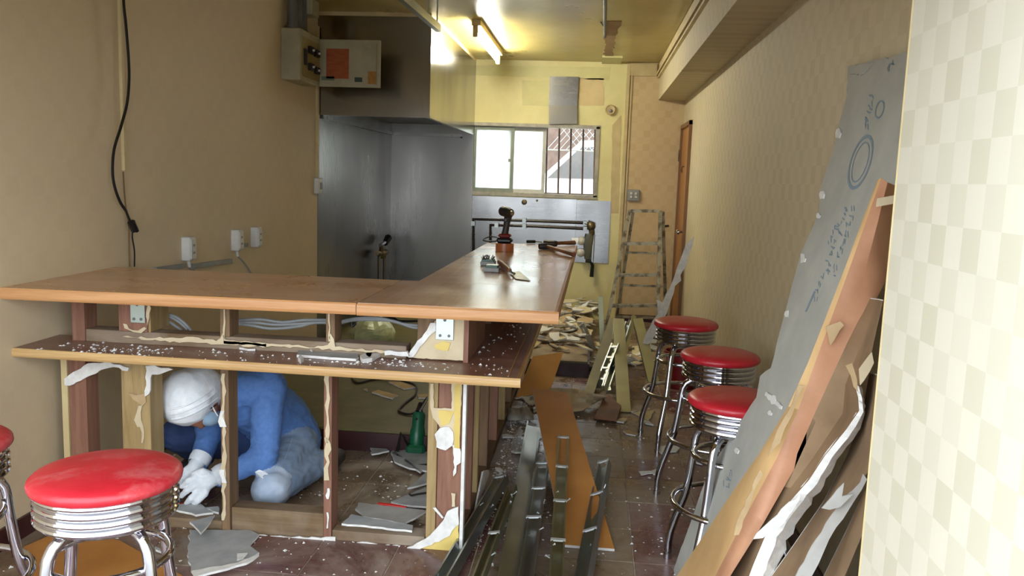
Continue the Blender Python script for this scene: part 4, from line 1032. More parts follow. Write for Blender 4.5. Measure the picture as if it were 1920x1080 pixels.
MB().lathe([(0, .004), (.10, 0), (.125, .26), (.132, .262), (.132, .274), (.12, .274), (.098, .012), (0, .012)], (.70, 6.05, 0), 24).build('body', M['dark_red_plastic'], bk, True)
MB().tube([(.70 + .128 * math.cos(a), 6.05 - .03 * math.sin(a), .262 - .10 * math.sin(a) * .5) for a in [math.pi * k / 10 for k in range(11)]], .003, 6).build('handle', M['galvanised'], bk)

# ------------------------------------------------------------------ the kneeling worker
from mathutils import noise as mnoise
from mathutils.bvhtree import BVHTree
pbr('sweater_blue', (92, 130, 190), (82, 120, 180), 60, .85, bmp=.25, bscale=160)
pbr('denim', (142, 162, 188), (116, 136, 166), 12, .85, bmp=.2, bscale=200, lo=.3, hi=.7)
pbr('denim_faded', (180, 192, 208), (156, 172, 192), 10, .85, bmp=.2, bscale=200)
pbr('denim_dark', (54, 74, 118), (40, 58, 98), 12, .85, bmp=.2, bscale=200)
pbr('skin', (150, 100, 76), (132, 84, 62), 12, .5)
pbr('towel_white', (236, 238, 240), (222, 226, 230), 30, .95, bmp=.5, bscale=120)
pbr('glove_knit', (224, 228, 232), (206, 212, 218), 30, .95, bmp=.4, bscale=260)
pbr('mask_blue', (150, 176, 196), (134, 160, 182), 12, .8)
pbr('shoe_dark', (58, 50, 44), (40, 36, 32), 12, .7, bmp=.2)
def cap(mb, a, b, ra, rb, n=14):
    a, b = vec(a), vec(b); mb.tube([a, a.lerp(b, .5), b], [ra, (ra + rb) / 2, rb], n); mb.ball(a, ra, n, 10); mb.ball(b, rb, n, 10)
def organic(name, prims, voxel, mats, parent, wrinkle=0, wscale=14, iters=6):
    """prims: (a, b, ra, rb, mat) capsules or (c, None, (rx,ry,rz), None, mat) ellipsoids, merged to ONE continuous skin"""
    mb = MB()
    for a, b, ra, rb, mi in prims:
        if b is None: mb.ball(a, ra, 16, 12)
        else: cap(mb, a, b, ra, rb)
    tmp = mb.build('tmp', mats[0])
    r = tmp.modifiers.new('r', 'REMESH'); r.mode = 'VOXEL'; r.voxel_size = voxel
    s = tmp.modifiers.new('s', 'SMOOTH'); s.iterations = iters; s.factor = .5
    dg = bpy.context.evaluated_depsgraph_get(); dg.update()
    me = bpy.data.meshes.new_from_object(tmp.evaluated_get(dg)); bpy.data.objects.remove(tmp)
    o0 = ORG.get(parent, Vector())
    def nearest(p):
        best = (9, 0)
        for a, b, ra, rb, mi in prims:
            a = vec(a)
            if b is None: d = (p - a).length - max(ra)
            else:
                b = vec(b); ab = b - a; t = max(0, min(1, (p - a).dot(ab) / ab.length_squared)); d = (p - a - ab * t).length - (ra + (rb - ra) * t)
            best = min(best, (d, mi))
        return best[1]
    if wrinkle:
        nn = [v.normal.copy() for v in me.vertices]
        for v, n in zip(me.vertices, nn):
            p = v.co; q = Vector((p.x * wscale, p.y * wscale, p.z * wscale * 2.2))
            v.co += n * wrinkle * (1 - abs(mnoise.noise(q + mnoise.noise_vector(q * .5) * .8)) * 2.4)
    for m in mats: 
        if m.name not in [x.name for x in me.materials if x]: me.materials.append(m)
    me.materials.clear()
    for m in mats: me.materials.append(m)
    if len(mats) > 1:
        for f in me.polygons: f.material_index = nearest(f.center)
    me.polygons.foreach_set('use_smooth', [True] * len(me.polygons))
    bv = BVHTree.FromPolygons([v.co.copy() for v in me.vertices], [tuple(p.vertices) for p in me.polygons])
    for v in me.vertices: v.co -= o0
    me.update()
    o = bpy.data.objects.new(name, me); col.objects.link(o); o.parent = parent; ORG[o] = o0
    return o, bv
W = lambda u, v, y: px(u, v, 'y', y)
person = thing('person', 'person in blue sweater and torn jeans kneeling behind the stud frame with white gloves', 'person', (-1.4, 3.55, 0))
hc = W(357, 742, 3.37)
lsh, rsh = W(503, 728, 3.55), W(385, 742, 3.56)
lel, lwr = W(497, 852, 3.42), W(418, 897, 3.305)
rel, rwr = W(392, 815, 3.52), W(374, 872, 3.36)
chest, belly, pel = W(470, 745, 3.66), W(520, 785, 3.80), W(545, 825, 3.86)
lhip, lkn = W(548, 838, 3.76), W(508, 918, 3.38); lkn.z = .085
lan = Vector((lkn.x + .10, 3.83, .07))
rhip, rkn = W(505, 832, 3.86), W(335, 815, 3.56); ran = Vector((rkn.x + .04, 3.72, .09))
nk = W(425, 745, 3.50)
body, bvh = organic('body', [
    (chest, belly, .145, .15, 0), (belly, pel, .15, .15, 0), (rsh, lsh, .075, .085, 0), (chest, nk, .12, .065, 0), (chest, lsh, .12, .08, 0), (chest, rsh, .12, .075, 0),
    (lsh, lel, .078, .060, 0), (lel, lwr, .058, .040, 0), (rsh, rel, .072, .056, 0), (rel, rwr, .054, .040, 0),
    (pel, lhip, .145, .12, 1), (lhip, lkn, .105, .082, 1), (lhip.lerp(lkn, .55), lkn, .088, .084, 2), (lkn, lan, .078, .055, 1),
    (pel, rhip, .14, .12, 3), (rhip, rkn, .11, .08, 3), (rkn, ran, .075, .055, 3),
    (nk, hc + Vector((.03, .03, .0)), .062, .07, 4), (hc, None, (.098, .098, .105), None, 4), (hc + Vector((.035, 0, -.075)), None, (.065, .07, .06), None, 4),
    (hc + Vector((.055, -.02, -.118)), None, (.02, .02, .025), None, 4)],
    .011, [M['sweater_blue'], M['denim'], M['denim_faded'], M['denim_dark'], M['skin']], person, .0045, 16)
def hit(u, v):
    d = ray(u, v).normalized(); loc, nor, _, _ = bvh.ray_cast(CAM, d); return loc, nor
# towel wound round the head
tw_, bt = organic('head_towel', [(hc + Vector((-.004, -.012, .002)), None, (.122, .122, .120), None, 0), (hc + Vector((-.004, -.03, -.03)), None, (.108, .105, .092), None, 0), (hc + Vector((.016, .03, .02)), None, (.118, .115, .11), None, 0)], .009, [M['towel_white']], person, .004, 10, 5)
for k in range(3):
    pts = []
    for i in range(9):
        a = -.2 + i * .19; u = 322 + 86 * i / 8 - k * 4; v = 786 + k * -9 - 40 * (i / 8) ** 1.7
        loc, nor, _, _ = bt.ray_cast(CAM, ray(u, v).normalized())
        if loc: pts.append(loc)
    if len(pts) > 2: MB().tube(smooth(pts, 2), .0045, 6).build('towel_fold', M['towel_white'], tw_, True)
ear = hc + Vector((.112, .0, -.045))
MB().ball(ear, (.012, .02, .03), 10, 8).build('ear', M['skin'], person, True)
mk = W(394, 783, 3.37)
MB().ball(mk, (.05, .05, .036), 14, 10).build('face_mask', M['mask_blue'], person, True)
MB().tube(smooth([mk + Vector((.045, -.02, .015)), ear + Vector((-.005, -.022, .02)), ear + Vector((.008, 0, .032))], 4), .003, 5).build('mask_loop', M['towel_white'], person)
MB().tube(smooth([hc + Vector((.02, -.10, -.07)), hc + Vector((.075, -.065, -.06)), ear + Vector((.01, -.01, .015))], 4), .003, 5).build('glasses_arm', M['black_plastic'], person)
for dx in (-.02, .035):
    MB().ball(hc + Vector((dx, -.085 + abs(dx) * .2, -.088)), (.012, .008, .009), 8, 6).build('eye', M['black_plastic'], person, True)
# gloves: palm, four fingers and a thumb each
def glove(wrist, palm, tips, thumb, name='glove', y=3.3):
    pr = [(wrist, palm, .034, .036, 0)]
    ax = (palm - wrist).normalized()
    for k, (kn, mid, tip) in enumerate(tips):
        pr += [(palm.lerp(kn, .1), kn, .028, .0155, 0), (kn, mid, .0145, .0135, 0), (mid, tip, .0135, .011, 0)]
    pr += [(wrist.lerp(palm, .35), thumb[0], .024, .016, 0), (thumb[0], thumb[1], .0155, .0125, 0)]
    o, _ = organic(name, pr, .0045, [M['glove_knit']], person, .0012, 40, 2)
    MB().tube([wrist - ax * .035, wrist - ax * .01, wrist + ax * .012], [.046, .047, .042], 16, False).build('cuff', M['glove_knit'], o, True)
g = lambda u, v, y: W(u, v, y)
glove(g(408, 893, 3.29), g(386, 904, 3.26), [
    (g(366, 896, 3.235), g(352, 902, 3.225), g(341, 912, 3.235)), (g(366, 910, 3.23), g(350, 920, 3.22), g(340, 930, 3.235)),
    (g(372, 922, 3.235), g(358, 934, 3.225), g(350, 943, 3.24)), (g(384, 926, 3.24), g(372, 938, 3.235), g(364, 945, 3.25))], (g(380, 884, 3.25), g(364, 888, 3.245)))
glove(g(372, 866, 3.35), g(364, 880, 3.32), [
    (g(352, 886, 3.30), g(344, 896, 3.29), g(340, 906, 3.295)), (g(358, 892, 3.305), g(350, 902, 3.30), g(346, 912, 3.30)),
    (g(366, 895, 3.31), g(360, 906, 3.305), g(356, 916, 3.305)), (g(374, 894, 3.32), g(372, 905, 3.315), g(369, 914, 3.31))], (g(354, 878, 3.31), g(342, 886, 3.30)))
# torn knee, seams and shoes
kl = hit(489, 888)
if kl[0]:
    ps = [hit(u, v) for u, v in ((478, 885), (486, 881), (498, 884), (503, 889), (492, 897), (480, 893))]
    if all(p[0] for p in ps): MB().prism([p[0] - p[1] * .001 for p in ps], ray(489, 888).normalized() * -.004).build('knee_tear', M['towel_white'], person)
sm = [hit(u, v)[0] for u, v in ((548, 822), (538, 850), (525, 882), (515, 915))]
if all(sm): MB().tube(smooth(sm, 4), .0022, 5).build('seam', M['denim_faded'], person)
for a, dx in ((lan, .02), (ran, -.02)):
    organic('shoe', [(a + Vector((dx, .0, -.005)), a + Vector((dx, .13 if a is lan else -.13, -.02)), .05, .042, 0), (a, None, (.05, .055, .055), None, 0)], .009, [M['shoe_dark']], person, 0, 1, 3)
rt_ = thing('hand_tool', 'small red-handled tool under the gloved hands of the kneeling person', 'tool', W(335, 946, 3.26))
pbr('red_plastic', (190, 34, 26), (170, 26, 22), 6, .4)
q0, q1 = fp(316, 950, .02), fp(372, 944, .02)
MB().tube([q0, q0.lerp(q1, .55)], .012, 8).build('handle', M['red_plastic'], rt_, True); MB().beam(q0.lerp(q1, .5), q1, .012, .008).build('blade', M['galvanised'], rt_)

# ------------------------------------------------------------------ tools on the bar top
ZB = ZT + .001
def bp_(u, v, z=ZB): return px(u, v, 'z', z)
pbr('tape_brown', (186, 112, 66), (168, 96, 54), 6, .3); pbr('cardboard', (170, 138, 98), None, 8, .8)
pbr('tool_dark', (52, 44, 40), (36, 32, 30), 9, .5); pbr('tool_red', (122, 34, 32), (100, 26, 26), 8, .45); pbr('green_case', (34, 84, 66), (26, 66, 52), 6, .3); pbr('hammer_wood', (134, 84, 54), (108, 64, 40), 12, .5)
tc_ = bp_(946, 470); tp = thing('tape_roll', 'roll of brown packing tape under the cordless driver on the bar top', 'tape', (tc_.x, tc_.y, ZB))
MB().lathe([(.04, 0), (.06, 0), (.06, .05), (.04, .05), (.04, 0)], (tc_.x, tc_.y, ZB), 28).build('tape', M['tape_brown'], tp, True)
MB().lathe([(.037, 0), (.04, 0), (.04, .05), (.037, .05), (.037, 0)], (tc_.x, tc_.y, ZB), 28).build('core', M['cardboard'], tp, True)
zb = ZB + .0505
dv = thing('cordless_driver', 'dark cordless impact driver standing upright on a tape roll', 'power tool', (tc_.x, tc_.y, zb))
dy = tc_.y
def dpx(u, v): return px(u, v, 'y', dy)
s0 = dpx(946, 459).x
MB().cbox((s0 - .052, dy - .04, zb), (s0 + .05, dy + .045, zb + .035), .012).build('battery', M['black_plastic'], dv)
MB().cbox((s0 - .042, dy - .035, zb + .035), (s0 + .042, dy + .04, zb + .062), .012).build('battery_shoe', M['tool_red'], dv)
MB().tube(smooth([Vector((s0, dy, zb + .055)), dpx(948, 432), dpx(951, 415), dpx(953, 404)], 3), [.026, .025, .022, .021, .021, .021, .022, .024, .026, .028], 10).build('grip', M['tool_dark'], dv, True)
ha, hb_ = dpx(944, 396), dpx(960, 399)
MB().tube([ha + Vector((0, .06, 0)), ha, ha.lerp(hb_, .5) + Vector((0, -.03, 0)), hb_ + Vector((0, -.06, 0))], [.026, .034, .034, .026], 14).build('motor_housing', M['tool_dark'], dv, True)
MB().tube([hb_ + Vector((0, -.06, 0)), hb_ + Vector((.012, -.095, 0))], [.02, .013], 12).build('chuck', M['brass_dull'], dv, True)
MB().cbox(dpx(949, 412) + Vector((-.01, -.03, -.012)), dpx(949, 412) + Vector((.01, -.018, .012)), .003).build('trigger', M['black_plastic'], dv)
for k, (a, b_, lb) in enumerate((((901, 497), (929, 485), 'small clear case heaped with dark screws on the bar top'), ((908, 509), (937, 499), 'small clear case with a green insert beside the trowel'))):
    p, q = bp_(*a), bp_(a[0] + (b_[0] - a[0]), a[1]); c = (p + q) / 2
    sc_ = thing('screw_case', lb, 'case', (c.x, c.y, ZB))
    wd = (q.x - p.x) / 2
    MB().cbox((c.x - wd, c.y - .035, ZB), (c.x + wd, c.y + .05, ZB + .022), .003).build('tray', M['grey_plastic'], sc_)
    MB().cbox((c.x - wd + .006, c.y - .03, ZB + .02), (c.x + wd - .006, c.y + .045, ZB + .034), .003).build('insert', M['green_case'], sc_)
    if k == 0:
        m = MB(); r_ = random.Random(4)
        for i in range(40):
            s_ = Vector((c.x + r_.uniform(-wd + .01, wd - .01), c.y + r_.uniform(-.025, .04), ZB + .035)); m.tube([s_, s_ + Vector((r_.uniform(-.012, .012), r_.uniform(-.01, .01), r_.uniform(.004, .02)))], .0018, 5)
        o = m.build('screws', M['tool_dark'], sc_); o['kind'] = 'stuff'
tr_ = thing('pointing_trowel', 'wooden-handled pointing trowel lying on the bar top', 'trowel', bp_(956, 508))
h0, h1 = bp_(936, 491, ZB + .02), bp_(956, 507, ZB + .022)
MB().tube(smooth([h0, h0.lerp(h1, .35), h0.lerp(h1, .8), h1], 3), [.012, .015, .016, .016, .015, .014, .013, .012, .011, .010], 10).build('handle', M['hammer_wood'], tr_, True)
MB().tube([h1, bp_(960, 511, ZB + .02), bp_(965, 513, ZB + .006)], .005, 6).build('neck', M['galvanised'], tr_, True)
MB().prism([bp_(955, 511, ZB + .004), bp_(974, 509, ZB + .004), bp_(995, 527, ZB + .001), bp_(967, 523, ZB + .002)], (0, 0, .002)).build('blade', M['aluminium'], tr_)
for (ha_, hb2, hd, lb) in (((1034, 456), (1078, 455), ((1015, 451), (1036, 453)), 'brown mallet lying farther along the bar top'), ((1026, 462), (1077, 477), ((1016, 458), (1036, 464)), 'hammer with a rounded handle end at the bar edge')):
    t_ = thing('hammer', lb, 'hammer', bp_(*hd[0]))
    a, b_ = bp_(*ha_, ZB + .022), bp_(*hb2, ZB + .018)
    MB().tube([a, a.lerp(b_, .5), a.lerp(b_, .97), b_], [.012, .013, .017, .012], 10).build('handle', M['hammer_wood'], t_, True)
    d_ = (b_ - a).normalized(); sd = Vector((-d_.y, d_.x, 0)); c = a - d_ * .01
    MB().tube([c - sd * .055, c - sd * .05, c + sd * .05, c + sd * .055], [.019, .022, .022, .019], 12).build('head', M['tool_dark'], t_, True)
t_ = thing('screwdriver', 'black-handled screwdriver beside the mallets on the bar top', 'screwdriver', bp_(1000, 453))
MB().tube([bp_(988, 453, ZB + .013), bp_(1003, 453, ZB + .013)], .012, 8).build('handle', M['black_plastic'], t_, True); MB().tube([bp_(1003, 453, ZB + .013), bp_(1016, 454, ZB + .008)], .004, 6).build('shaft', M['galvanised'], t_, True)
cc_ = bp_(921, 452); ck = [(cc_.x + .06 * math.cos(a), cc_.y + .10 * math.sin(a), ZB + .006 + .02 * max(0, math.sin(a))) for a in [k * .35 for k in range(17)]]
tag(MB().tube(smooth(ck, 2), .005, 6).build('cable_loop', M['black_plastic'], smooth=True), 'black loop of cable on the bar top behind the driver', 'cable')
cl_ = [[bp_(1072 + k * 4, 446 + i * 5, ZB + .006 + .012 * ((i + k) % 2)) for k in range(4)] for i in range(3)]
tag(MB().grid(cl_).build('paper_scrap', M['white_plastic'], smooth=True), 'crumpled white paper scrap at the far corner of the bar top', 'paper')

# ------------------------------------------------------------------ tools behind the frame
pbr('tool_green', (18, 96, 62), (12, 78, 50), 6, .35)
gbse = fp(772, 850, .004)
gr = thing('angle_grinder', 'green electric angle grinder standing on the floor behind the stud frame', 'power tool', gbse)
gt, gm = px(786, 772, 'y', gbse.y + .04), px(781, 835, 'y', gbse.y)
MB().tube([gt, gt.lerp(gm, .1), gt.lerp(gm, .45), gt.lerp(gm, .55), gt.lerp(gm, .85), gm], [.026, .034, .034, .04, .042, .036], 14).build('motor_body', M['tool_green'], gr, True)
MB().ball(gt + Vector((-.004, -.035, -.03)), .009, 8, 6).build('brush_cap', M['black_plastic'], gr, True)
MB().tube([gt, gt + Vector((0, .03, .04))], [.02, .012], 10).build('cord_sleeve', M['black_plastic'], gr, True)
MB().cbox(gm + Vector((-.05, -.045, -.04)), gm + Vector((.05, .045, .012)), .012).build('gear_head', M['tool_green'], gr)
MB().lathe([(0, .004), (.085, .004), (.085, .014), (.02, .02), (.02, .06), (0, .06)], (gbse.x, gbse.y - .01, 0), 28).build('guard_disc', M['tool_dark'], gr, True)
MB().tube([px(765, 835, 'y', gbse.y - .03), px(752, 812, 'y', gbse.y - .06), px(745, 846, 'y', gbse.y - .06)], .009, 8).build('side_handle', M['black_plastic'], gr, True)
cpth = [fp(788, 770, .28), fp(802, 745, .2), fp(775, 790 - 15, .13), fp(748, 770, .125), fp(760, 755, .125), fp(778, 740, .125), fp(778, 722, .125), fp(740, 712, .125), fp(700, 712, .125), fp(672, 718, .125), fp(660, 710, .125)]
cpth = [Vector((p.x, p.y, max(p.z, .125))) for p in cpth]
MB().tube(smooth(cpth, 6), .007, 6).build('cord', M['black_plastic'], gr, True)
lp_ = [fp(770 + 22 * math.cos(a) - 40, 812 + 14 * math.sin(a), .012) for a in [1.2 + k * .3 for k in range(17)]]
tag(MB().tube(smooth(lp_, 3), .008, 6).build('power_cord', M['black_plastic'], smooth=True), 'loop of thick black cord on the floor beside the green grinder', 'cord')
st_ = thing('pry_bar', 'red-handled pry tool on the plasterboard scraps behind the frame', 'tool', fp(730, 948, .03))
MB().tube([fp(709, 945, .035), fp(735, 949, .035), fp(762, 953, .035)], [.008, .011, .009], 8).build('handle', M['red_plastic'], st_, True); MB().tube([fp(762, 953, .035), fp(790, 956, .03)], [.008, .005], 8).build('blade', M['tool_dark'], st_, True)
hk = fp(770, 928, .03)
tag(MB().tube([fp(768, 927, .03), fp(771, 929, .035), fp(785, 926, .03), fp(800, 924, .03)], .005, 6).build('hook_tool', M['tool_dark'], smooth=True), 'thin dark hooked bar on the scraps behind the end post', 'tool')
pbr('bag_plastic', (186, 192, 150), (164, 170, 128), 9, .35, bmp=.5, bscale=12)
BY = 6.35; bc = px(699, 618, 'y', BY)
mb = MB(); rows = []
for i in range(11):
    f = i / 10; z = PF + .003 + f * (px(699, 596, 'y', BY).z - PF); rr_ = .175 * math.sqrt(max(.02, 1 - max(0, (f - .45) / .58) ** 2)) * (.85 + .15 * math.sin(f * 3)); rows.append([Vector((bc.x + rr_ * (1 + .16 * mnoise.noise((k * .9, f * 5, 1.7))) * math.cos(2 * math.pi * k / 20), BY + rr_ * (1 + .16 * mnoise.noise((k * .7, f * 4, 5.2))) * math.sin(2 * math.pi * k / 20), z + .02 * mnoise.noise((k * .5, f * 3, 9.1)))) for k in list(range(20)) + [0]])
mb.grid(rows); tag(mb.build('rubbish_bag', M['bag_plastic'], origin=(bc.x, BY, PF)), 'pale tied rubbish bag standing on the raised kitchen floor', 'bag')

# ------------------------------------------------------------------ plasterboard scraps
pbr('scrap_grey', (170, 172, 172), (150, 152, 152), 9, .85); pbr('scrap_tan', (184, 160, 118), (164, 140, 98), 8, .85); pbr('scrap_cream', (206, 196, 160), (190, 178, 140), 8, .85)
def scrap_px(pts, z, label, mats=('scrap_grey', 'gypsum'), t=.009, group=None, s=1, o=(0, 0), tilt=0):
    P_ = [fp(o[0] + u / s, o[1] + v / s, z) for u, v in pts]; c = sum(P_, Vector()) / len(P_)
    if tilt:
        for p in P_: p.z += tilt * (p.y - min(q.y for q in P_))
    P_ = jag(P_, .005, .03)
    ob = MB().prism(P_, (0, 0, t), 0, 1).build('plasterboard_scrap', [M[m] for m in mats], origin=(c.x, c.y, z))
    return tag(ob, label, 'plasterboard', group)
k2 = dict(s=3.375, o=(0, 760)); k7 = dict(s=2.918, o=(620, 680))
scrap_px([(1200, 800), (1560, 800), (1640, 830), (1580, 900), (1640, 945), (1500, 1010), (1230, 1085), (1190, 1000)], .003, 'large torn grey plasterboard sheet on the tiles before the frame', **k2)
scrap_px([(1215, 1060), (1500, 1010), (1640, 955), (1560, 1010), (1380, 1060), (1230, 1100)], .013, 'long white torn strip along the edge of the large grey sheet', ('gypsum', 'gypsum'), **k2)
scrap_px([(1500, 945), (1570, 940), (1540, 975), (1500, 985)], .014, 'small white flake lying on the large grey sheet', ('gypsum', 'gypsum'), .005, **k2)
GF = 'grey scraps below the gloved hands'
for i, q in enumerate(([(870, 730), (940, 690), (1000, 745), (920, 750)], [(1000, 730), (1060, 690), (1200, 720), (1180, 755), (1060, 750)], [(1060, 655), (1240, 620), (1350, 690), (1240, 705)], [(1200, 750), (1360, 705), (1270, 820)], [(1290, 660), (1380, 650), (1385, 690)], [(870, 800), (1000, 795), (1005, 830), (900, 822)], [(980, 905), (1060, 930), (1040, 945), (985, 925)])):
    scrap_px(q, .045 if 1 < i < 5 else .004, ('small pointed grey scrap beside the thick pale post foot', 'curved grey scrap before the sole plate by the pale post', 'wide grey scrap right under the gloved hands', 'triangular grey scrap hanging over the sole plate below the gloves', 'small grey corner scrap against the plain brown stud', 'flat white scrap inside the ring of the nearest stool', 'narrow white sliver on the maroon tiles near the nearest stool')[i], **k2)
scrap_px([(60, 890), (110, 840), (450, 900), (445, 930)], .045, 'long pale plasterboard strip behind the sole plate', **k7)
scrap_px([(135, 810), (150, 775), (525, 820), (400, 890), (180, 850)], .03, 'grey plasterboard sheet with tan stains under the red-handled tool', ('gypsum_paper', 'gypsum'), **k7)
GB = 'scraps on the floor behind the stud frame'
for i, q in enumerate(([(330, 770), (520, 690), (560, 800), (420, 790)], [(420, 695), (480, 650), (545, 590), (545, 665)], [(330, 500), (410, 480), (545, 480), (545, 605), (430, 585), (350, 550)], [(207, 440), (300, 470), (320, 490), (225, 508)], [(350, 385), (400, 378), (410, 400), (365, 402)], [(330, 495), (345, 490), (500, 600), (490, 607)], [(470, 565), (545, 560), (545, 575)])):
    scrap_px(q, .012, ('broad grey scrap under the thin hooked bar', 'pointed grey scrap between grinder and hooked bar', 'largest grey scrap under the green grinder', 'small grey triangle left beside the grinder scrap', 'small grey flake at the foot of the kitchen step', 'long thin white-edged sliver over the grinder scrap', 'short white sliver before the grinder disc')[i], **k7)
GK = 'scraps on the raised floor'
for q in ([(225, 168), (260, 155), (370, 185), (340, 203)], [(315, 110), (380, 110), (465, 140), (400, 150)], [(475, 180), (530, 178), (530, 200), (480, 198)], [(180, 150), (200, 148), (202, 160)]):
    scrap_px(q, PF + .001, 'flat plasterboard offcut on the raised floor behind the grinder cord', ('scrap_tan', 'gypsum'), group=GK, **k7)
# pieces on the lower shelf
def sh_px(pts, label, mats, t, **kw):
    P_ = [px(kw['o'][0] + u / kw['s'], kw['o'][1] + v / kw['s'], 'z', ZS + .001) for u, v in pts]; c = sum(P_, Vector()) / len(P_)
    tag(MB().prism(jag(P_, .003, .03), (0, 0, t), 0, 1).build('plasterboard_scrap', [M[m] for m in mats], origin=c), label, 'plasterboard')
kk = dict(s=4, o=(420, 560))
sh_px([(545, 440), (560, 395), (1000, 400), (1010, 455), (990, 470)], 'long grey plasterboard offcut on the lower shelf', ('scrap_grey', 'gypsum'), .010, **kk)
sh_px([(15, 365), (240, 365), (235, 392), (180, 392)], 'short tan plasterboard strip on the lower shelf', ('scrap_tan', 'gypsum'), .008, **kk)
for q in ([(1020, 455), (1080, 430), (1200, 420), (1110, 475), (1040, 485)], [(555, 470), (570, 448), (598, 470), (575, 490)], [(600, 380), (625, 375), (680, 405), (660, 418)], [(1060, 440), (1130, 415), (1090, 470)]):
    sh_px(q, 'white broken plaster lump beside the offcut on the lower shelf', ('gypsum', 'gypsum'), .016, **kk)
for ob in [o for o in col.objects if o.get('label', '').startswith('white broken plaster lump')]: ob['group'] = 'plaster lumps on the lower shelf'

def shard_mesh(seed, mats, t=.0095):
    r = random.Random(seed); n = r.choice((4, 5, 5, 6)); e = r.uniform(.35, .8)
    P_ = [Vector((math.cos(2 * math.pi * (k + r.uniform(-.3, .3)) / n), e * math.sin(2 * math.pi * (k + r.uniform(-.3, .3)) / n), 0)) * r.uniform(.75, 1) * .5 for k in range(n)]
    o = MB().prism(jag(P_, .03, .22, rnd=r), (0, 0, t * 8), 0, 1).build('plasterboard_scrap', [M[m] for m in mats]); me = o.data; bpy.data.objects.remove(o); return me
SM = [shard_mesh(s_, m) for s_ in range(6) for m in (('scrap_tan', 'gypsum'), ('scrap_cream', 'gypsum'), ('scrap_grey', 'gypsum'), ('gypsum', 'gypsum'))]
def scatter(n, area, zf, size, label, group, seed, tilt=.25, pick=None):
    r = random.Random(seed)
    for i in range(n):
        x, y = area(r); s_ = r.uniform(*size); o = bpy.data.objects.new('plasterboard_scrap', SM[r.randrange(len(SM))] if pick is None else SM[r.choice(pick)]); col.objects.link(o)
        o.scale = (s_, s_, min(1, .125 * r.uniform(.8, 1.1))); o.rotation_euler = (r.uniform(-tilt, tilt), r.uniform(-tilt, tilt), r.uniform(0, 6.28)); o.location = (x, y, zf(r, x, y) + s_ * .5 * tilt * .4)
        lb = {'scrap_tan': 'tan-faced ', 'scrap_cream': 'cream-faced ', 'scrap_grey': 'grey-faced ', 'gypsum': 'bare white '}[o.data.materials[0].name] + label; tag(o, lb, 'plasterboard', group + ', ' + lb.split()[0])
scatter(110, lambda r: (r.uniform(-.55, .0), 6.35 + 2.3 * r.random() ** .8), lambda r, x, y: PF + .004 + r.random() ** 1.5 * .10 * min(1, (y - 6.2) / .6), (.09, .26), 'torn plasterboard scrap in the heap on the low dusty step', 'scrap heap on the dusty step', 21, .3, [i for i in range(24) if i % 4 != 2])
scatter(16, lambda r: (r.uniform(-.2, .05), r.uniform(7.9, 8.6)), lambda r, x, y: PF + .03 + r.random() * .09, (.2, .36), 'large plasterboard scrap piled against the yellow wall behind the bar', 'large scraps at the yellow wall', 22, .55, [i for i in range(24) if i % 4 in (1, 3)])
scatter(34, lambda r: (r.uniform(.06, .62), r.uniform(6.4, 7.7)), lambda r, x, y: .004 + r.random() ** 2 * .03, (.08, .22), 'plasterboard scrap on the floor around the stepladder foot', 'scraps around the stepladder', 23, .3)
scatter(10, lambda r: (r.uniform(.15, .75), r.uniform(4.2, 6.0)), lambda r, x, y: .002, (.06, .16), 'thin plaster chip on the tiles near the bar stools', 'chips near the stools', 24, .04, [i for i in range(24) if i % 4 != 2])
for q, lb in (([(1228, 840), (1250, 836), (1275, 838), (1268, 848), (1240, 852)], 'crumbled white plaster patch on the tiles by the stool feet'), ([(1198, 885), (1222, 884), (1228, 888), (1202, 892)], 'thin white plaster sliver near the middle stool'), ([(1222, 884), (1237, 879), (1240, 892), (1225, 891)], 'cream plaster flake next to the white sliver'), ([(1184, 774), (1228, 770), (1215, 790)], 'tan flake on the tiles before the far stool'), ([(1183, 650), (1208, 648), (1210, 668), (1186, 667)], 'yellow paper flake on the floor among the studs')):
    scrap_px(q, .003, lb, ('scrap_cream' if 'white' not in lb else 'gypsum', 'gypsum'), .005)
scatter(14, lambda r: (r.uniform(-.44, -.3), r.uniform(3.3, 5.6)), lambda r, x, y: .003, (.05, .13), 'plaster chip along the foot of the counter arm', 'chips along the counter arm', 25, .1, [i for i in range(24) if i % 4 == 3])
# crumbs nobody could count
def crumbs(name, n, area, z, label, seed, smin=.002, smax=.009, mat='gypsum'):
    r = random.Random(seed); m = MB()
    for i in range(n):
        x, y = area(r); s_ = smin + (smax - smin) * r.random() ** 3; a = r.uniform(0, 6.28); h = s_ * r.uniform(.3, .8)
        tri = [Vector((x + s_ * math.cos(a + k * 2.1) * r.uniform(.6, 1.2), y + s_ * math.sin(a + k * 2.1) * r.uniform(.6, 1.2), z)) for k in range(3)]
        m.add(tri + [sum(tri, Vector()) / 3 + Vector((0, 0, h))], [(0, 2, 1), (0, 1, 3), (1, 2, 3), (2, 0, 3)])
    o = m.build(name, M[mat]); o['kind'] = 'stuff'; tag(o, label, 'plaster crumbs')
def blob(cx, cy, sx_, sy_): return lambda r: (r.gauss(cx, sx_), r.gauss(cy, sy_))
crumbs('floor_crumbs', 2600, lambda r: (r.uniform(-.45, .8), 2.0 + 5.0 * r.random()) if r.random() < .6 else (r.uniform(-2.1, -.45), r.uniform(2.0, 4.15)), .0005, 'white plaster crumbs scattered over the floor tiles', 31, .002, .011)
crumbs('counter_foot_crumbs', 700, lambda r: (-.44 + abs(r.gauss(0, .06)), r.uniform(3.1, 5.4)), .0005, 'dense white crumbs along the foot of the counter arm', 32, .003, .012)
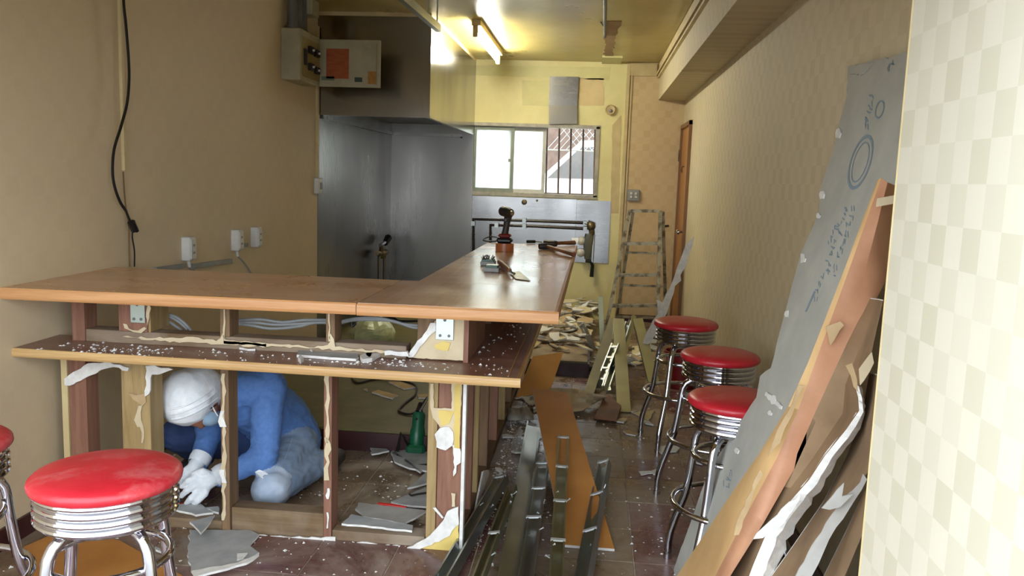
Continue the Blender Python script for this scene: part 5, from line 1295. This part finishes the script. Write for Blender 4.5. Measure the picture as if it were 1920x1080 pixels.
def onshelf(r):
    if r.random() < .45:
        c = r.choice(((-1.85, 2.97), (-1.75, 3.02), (-.85, 3.02), (-.7, 3.03))); x, y = r.gauss(c[0], .09), r.gauss(c[1], .04)
    elif r.random() < .6: x, y = r.uniform(-2.1, -.3), r.uniform(2.9, 3.09)
    else: x, y = r.uniform(-.44, -.28), r.uniform(2.95, 5.2)
    return x, min(max(y, 2.92), 3.095 if x < -.47 else 5.5)
crumbs('shelf_crumbs', 520, onshelf, ZS + .0005, 'white plaster crumbs strewn along the lower shelf', 33, .0015, .011)

# ------------------------------------------------------------------ outside the rear window
pbr('bar_rust', (92, 74, 66), (70, 56, 50), 20, .7); pbr('car_white', (228, 228, 226), None, 3, .3); pbr('car_glass', (84, 80, 74), (64, 62, 58), 3, .15); pbr('fence_wall', (112, 94, 82), (92, 76, 66), 6, .9); pbr('roof_grey', (170, 168, 164), (150, 148, 146), 4, .8)
gl_ = thing('window_grille', 'rusty upright security bars outside the open half of the rear window', 'grille', (-.2, YB + .2, WZ0))
for u in (1023, 1046, 1068, 1091, 1113):
    a = px(u, 375, 'y', YB + .2); b_ = px(u + 3, 238, 'y', YB + .2)
    MB().tube([(a.x, a.y, WZ0 - .03), (b_.x, b_.y, WZ1 + .02)], .011, 8).build('bar', M['bar_rust'], gl_, True)
for z in (WZ0 + .01, WZ1 - .01): MB().box((-.55, YB + .19, z), (.05, YB + .21, z + .02)).build('cross_bar', M['bar_rust'], gl_)
ln = MB()
for k in range(14):
    x = -.62 + k * .08
    ln.tube([(x, 10.6, 1.86), (x + .42, 10.6, 2.35)], .004, 4); ln.tube([(x + .42, 10.62, 1.86), (x, 10.62, 2.35)], .004, 4)
for x in (-.7, .95): ln.tube([(x, 10.61, .33), (x, 10.61, 2.4)], .02, 6)
for z in (1.86, 2.35): ln.tube([(-.7, 10.61, z), (.95, 10.61, z)], .008, 6)
o = ln.build('chain_link_fence', M['galvanised']); o['kind'] = 'stuff'; tag(o, 'chain link mesh seen at the top of the open rear window', 'fence')
tag(MB().box((-6, 17, .35), (6, 17.2, 4.2)).build('brick_wall_far', M['fence_wall']), 'brown wall beyond the parked car behind the shop', 'wall')
car = thing('parked_car', 'white parked car seen through the open half of the rear window', 'car', (.3, 13, .35))
prof = [(-2.0, .55), (-2.05, .9), (-1.9, 1.0), (-.9, 1.12), (-.1, 1.72), (1.3, 1.76), (1.9, 1.15), (2.15, 1.1), (2.2, .55)]
ca = math.radians(-35); CM = Matrix.Translation((.35, 13, .35)) @ Matrix.Rotation(ca, 4, 'Z')
MB().prism([(a, -.85, b) for a, b in prof], (0, 1.7, 0)).xf(CM).build('body', M['car_white'], car)
for s_ in (-.86, .852):
    MB().prism([(a, s_, b) for a, b in ((-.7, 1.16), (-.1, 1.62), (1.2, 1.66), (1.6, 1.18))], (0, .008, 0)).xf(CM).build('side_window', M['car_glass'], car)
    for wx in (-1.3, 1.4): MB().lathe([(0, 0), (.3, 0), (.32, .05), (.32, .17), (.3, .2), (0, .2)], (wx, s_ - .1, .32), 20, 'y').xf(CM).build('wheel', M['black_plastic'], car, True)
MB().prism([(-.86, -.75, 1.155), (-.86, .75, 1.155), (-.14, .68, 1.70), (-.14, -.68, 1.70)], (-.012, 0, .014)).xf(CM).build('windscreen', M['car_glass'], car)
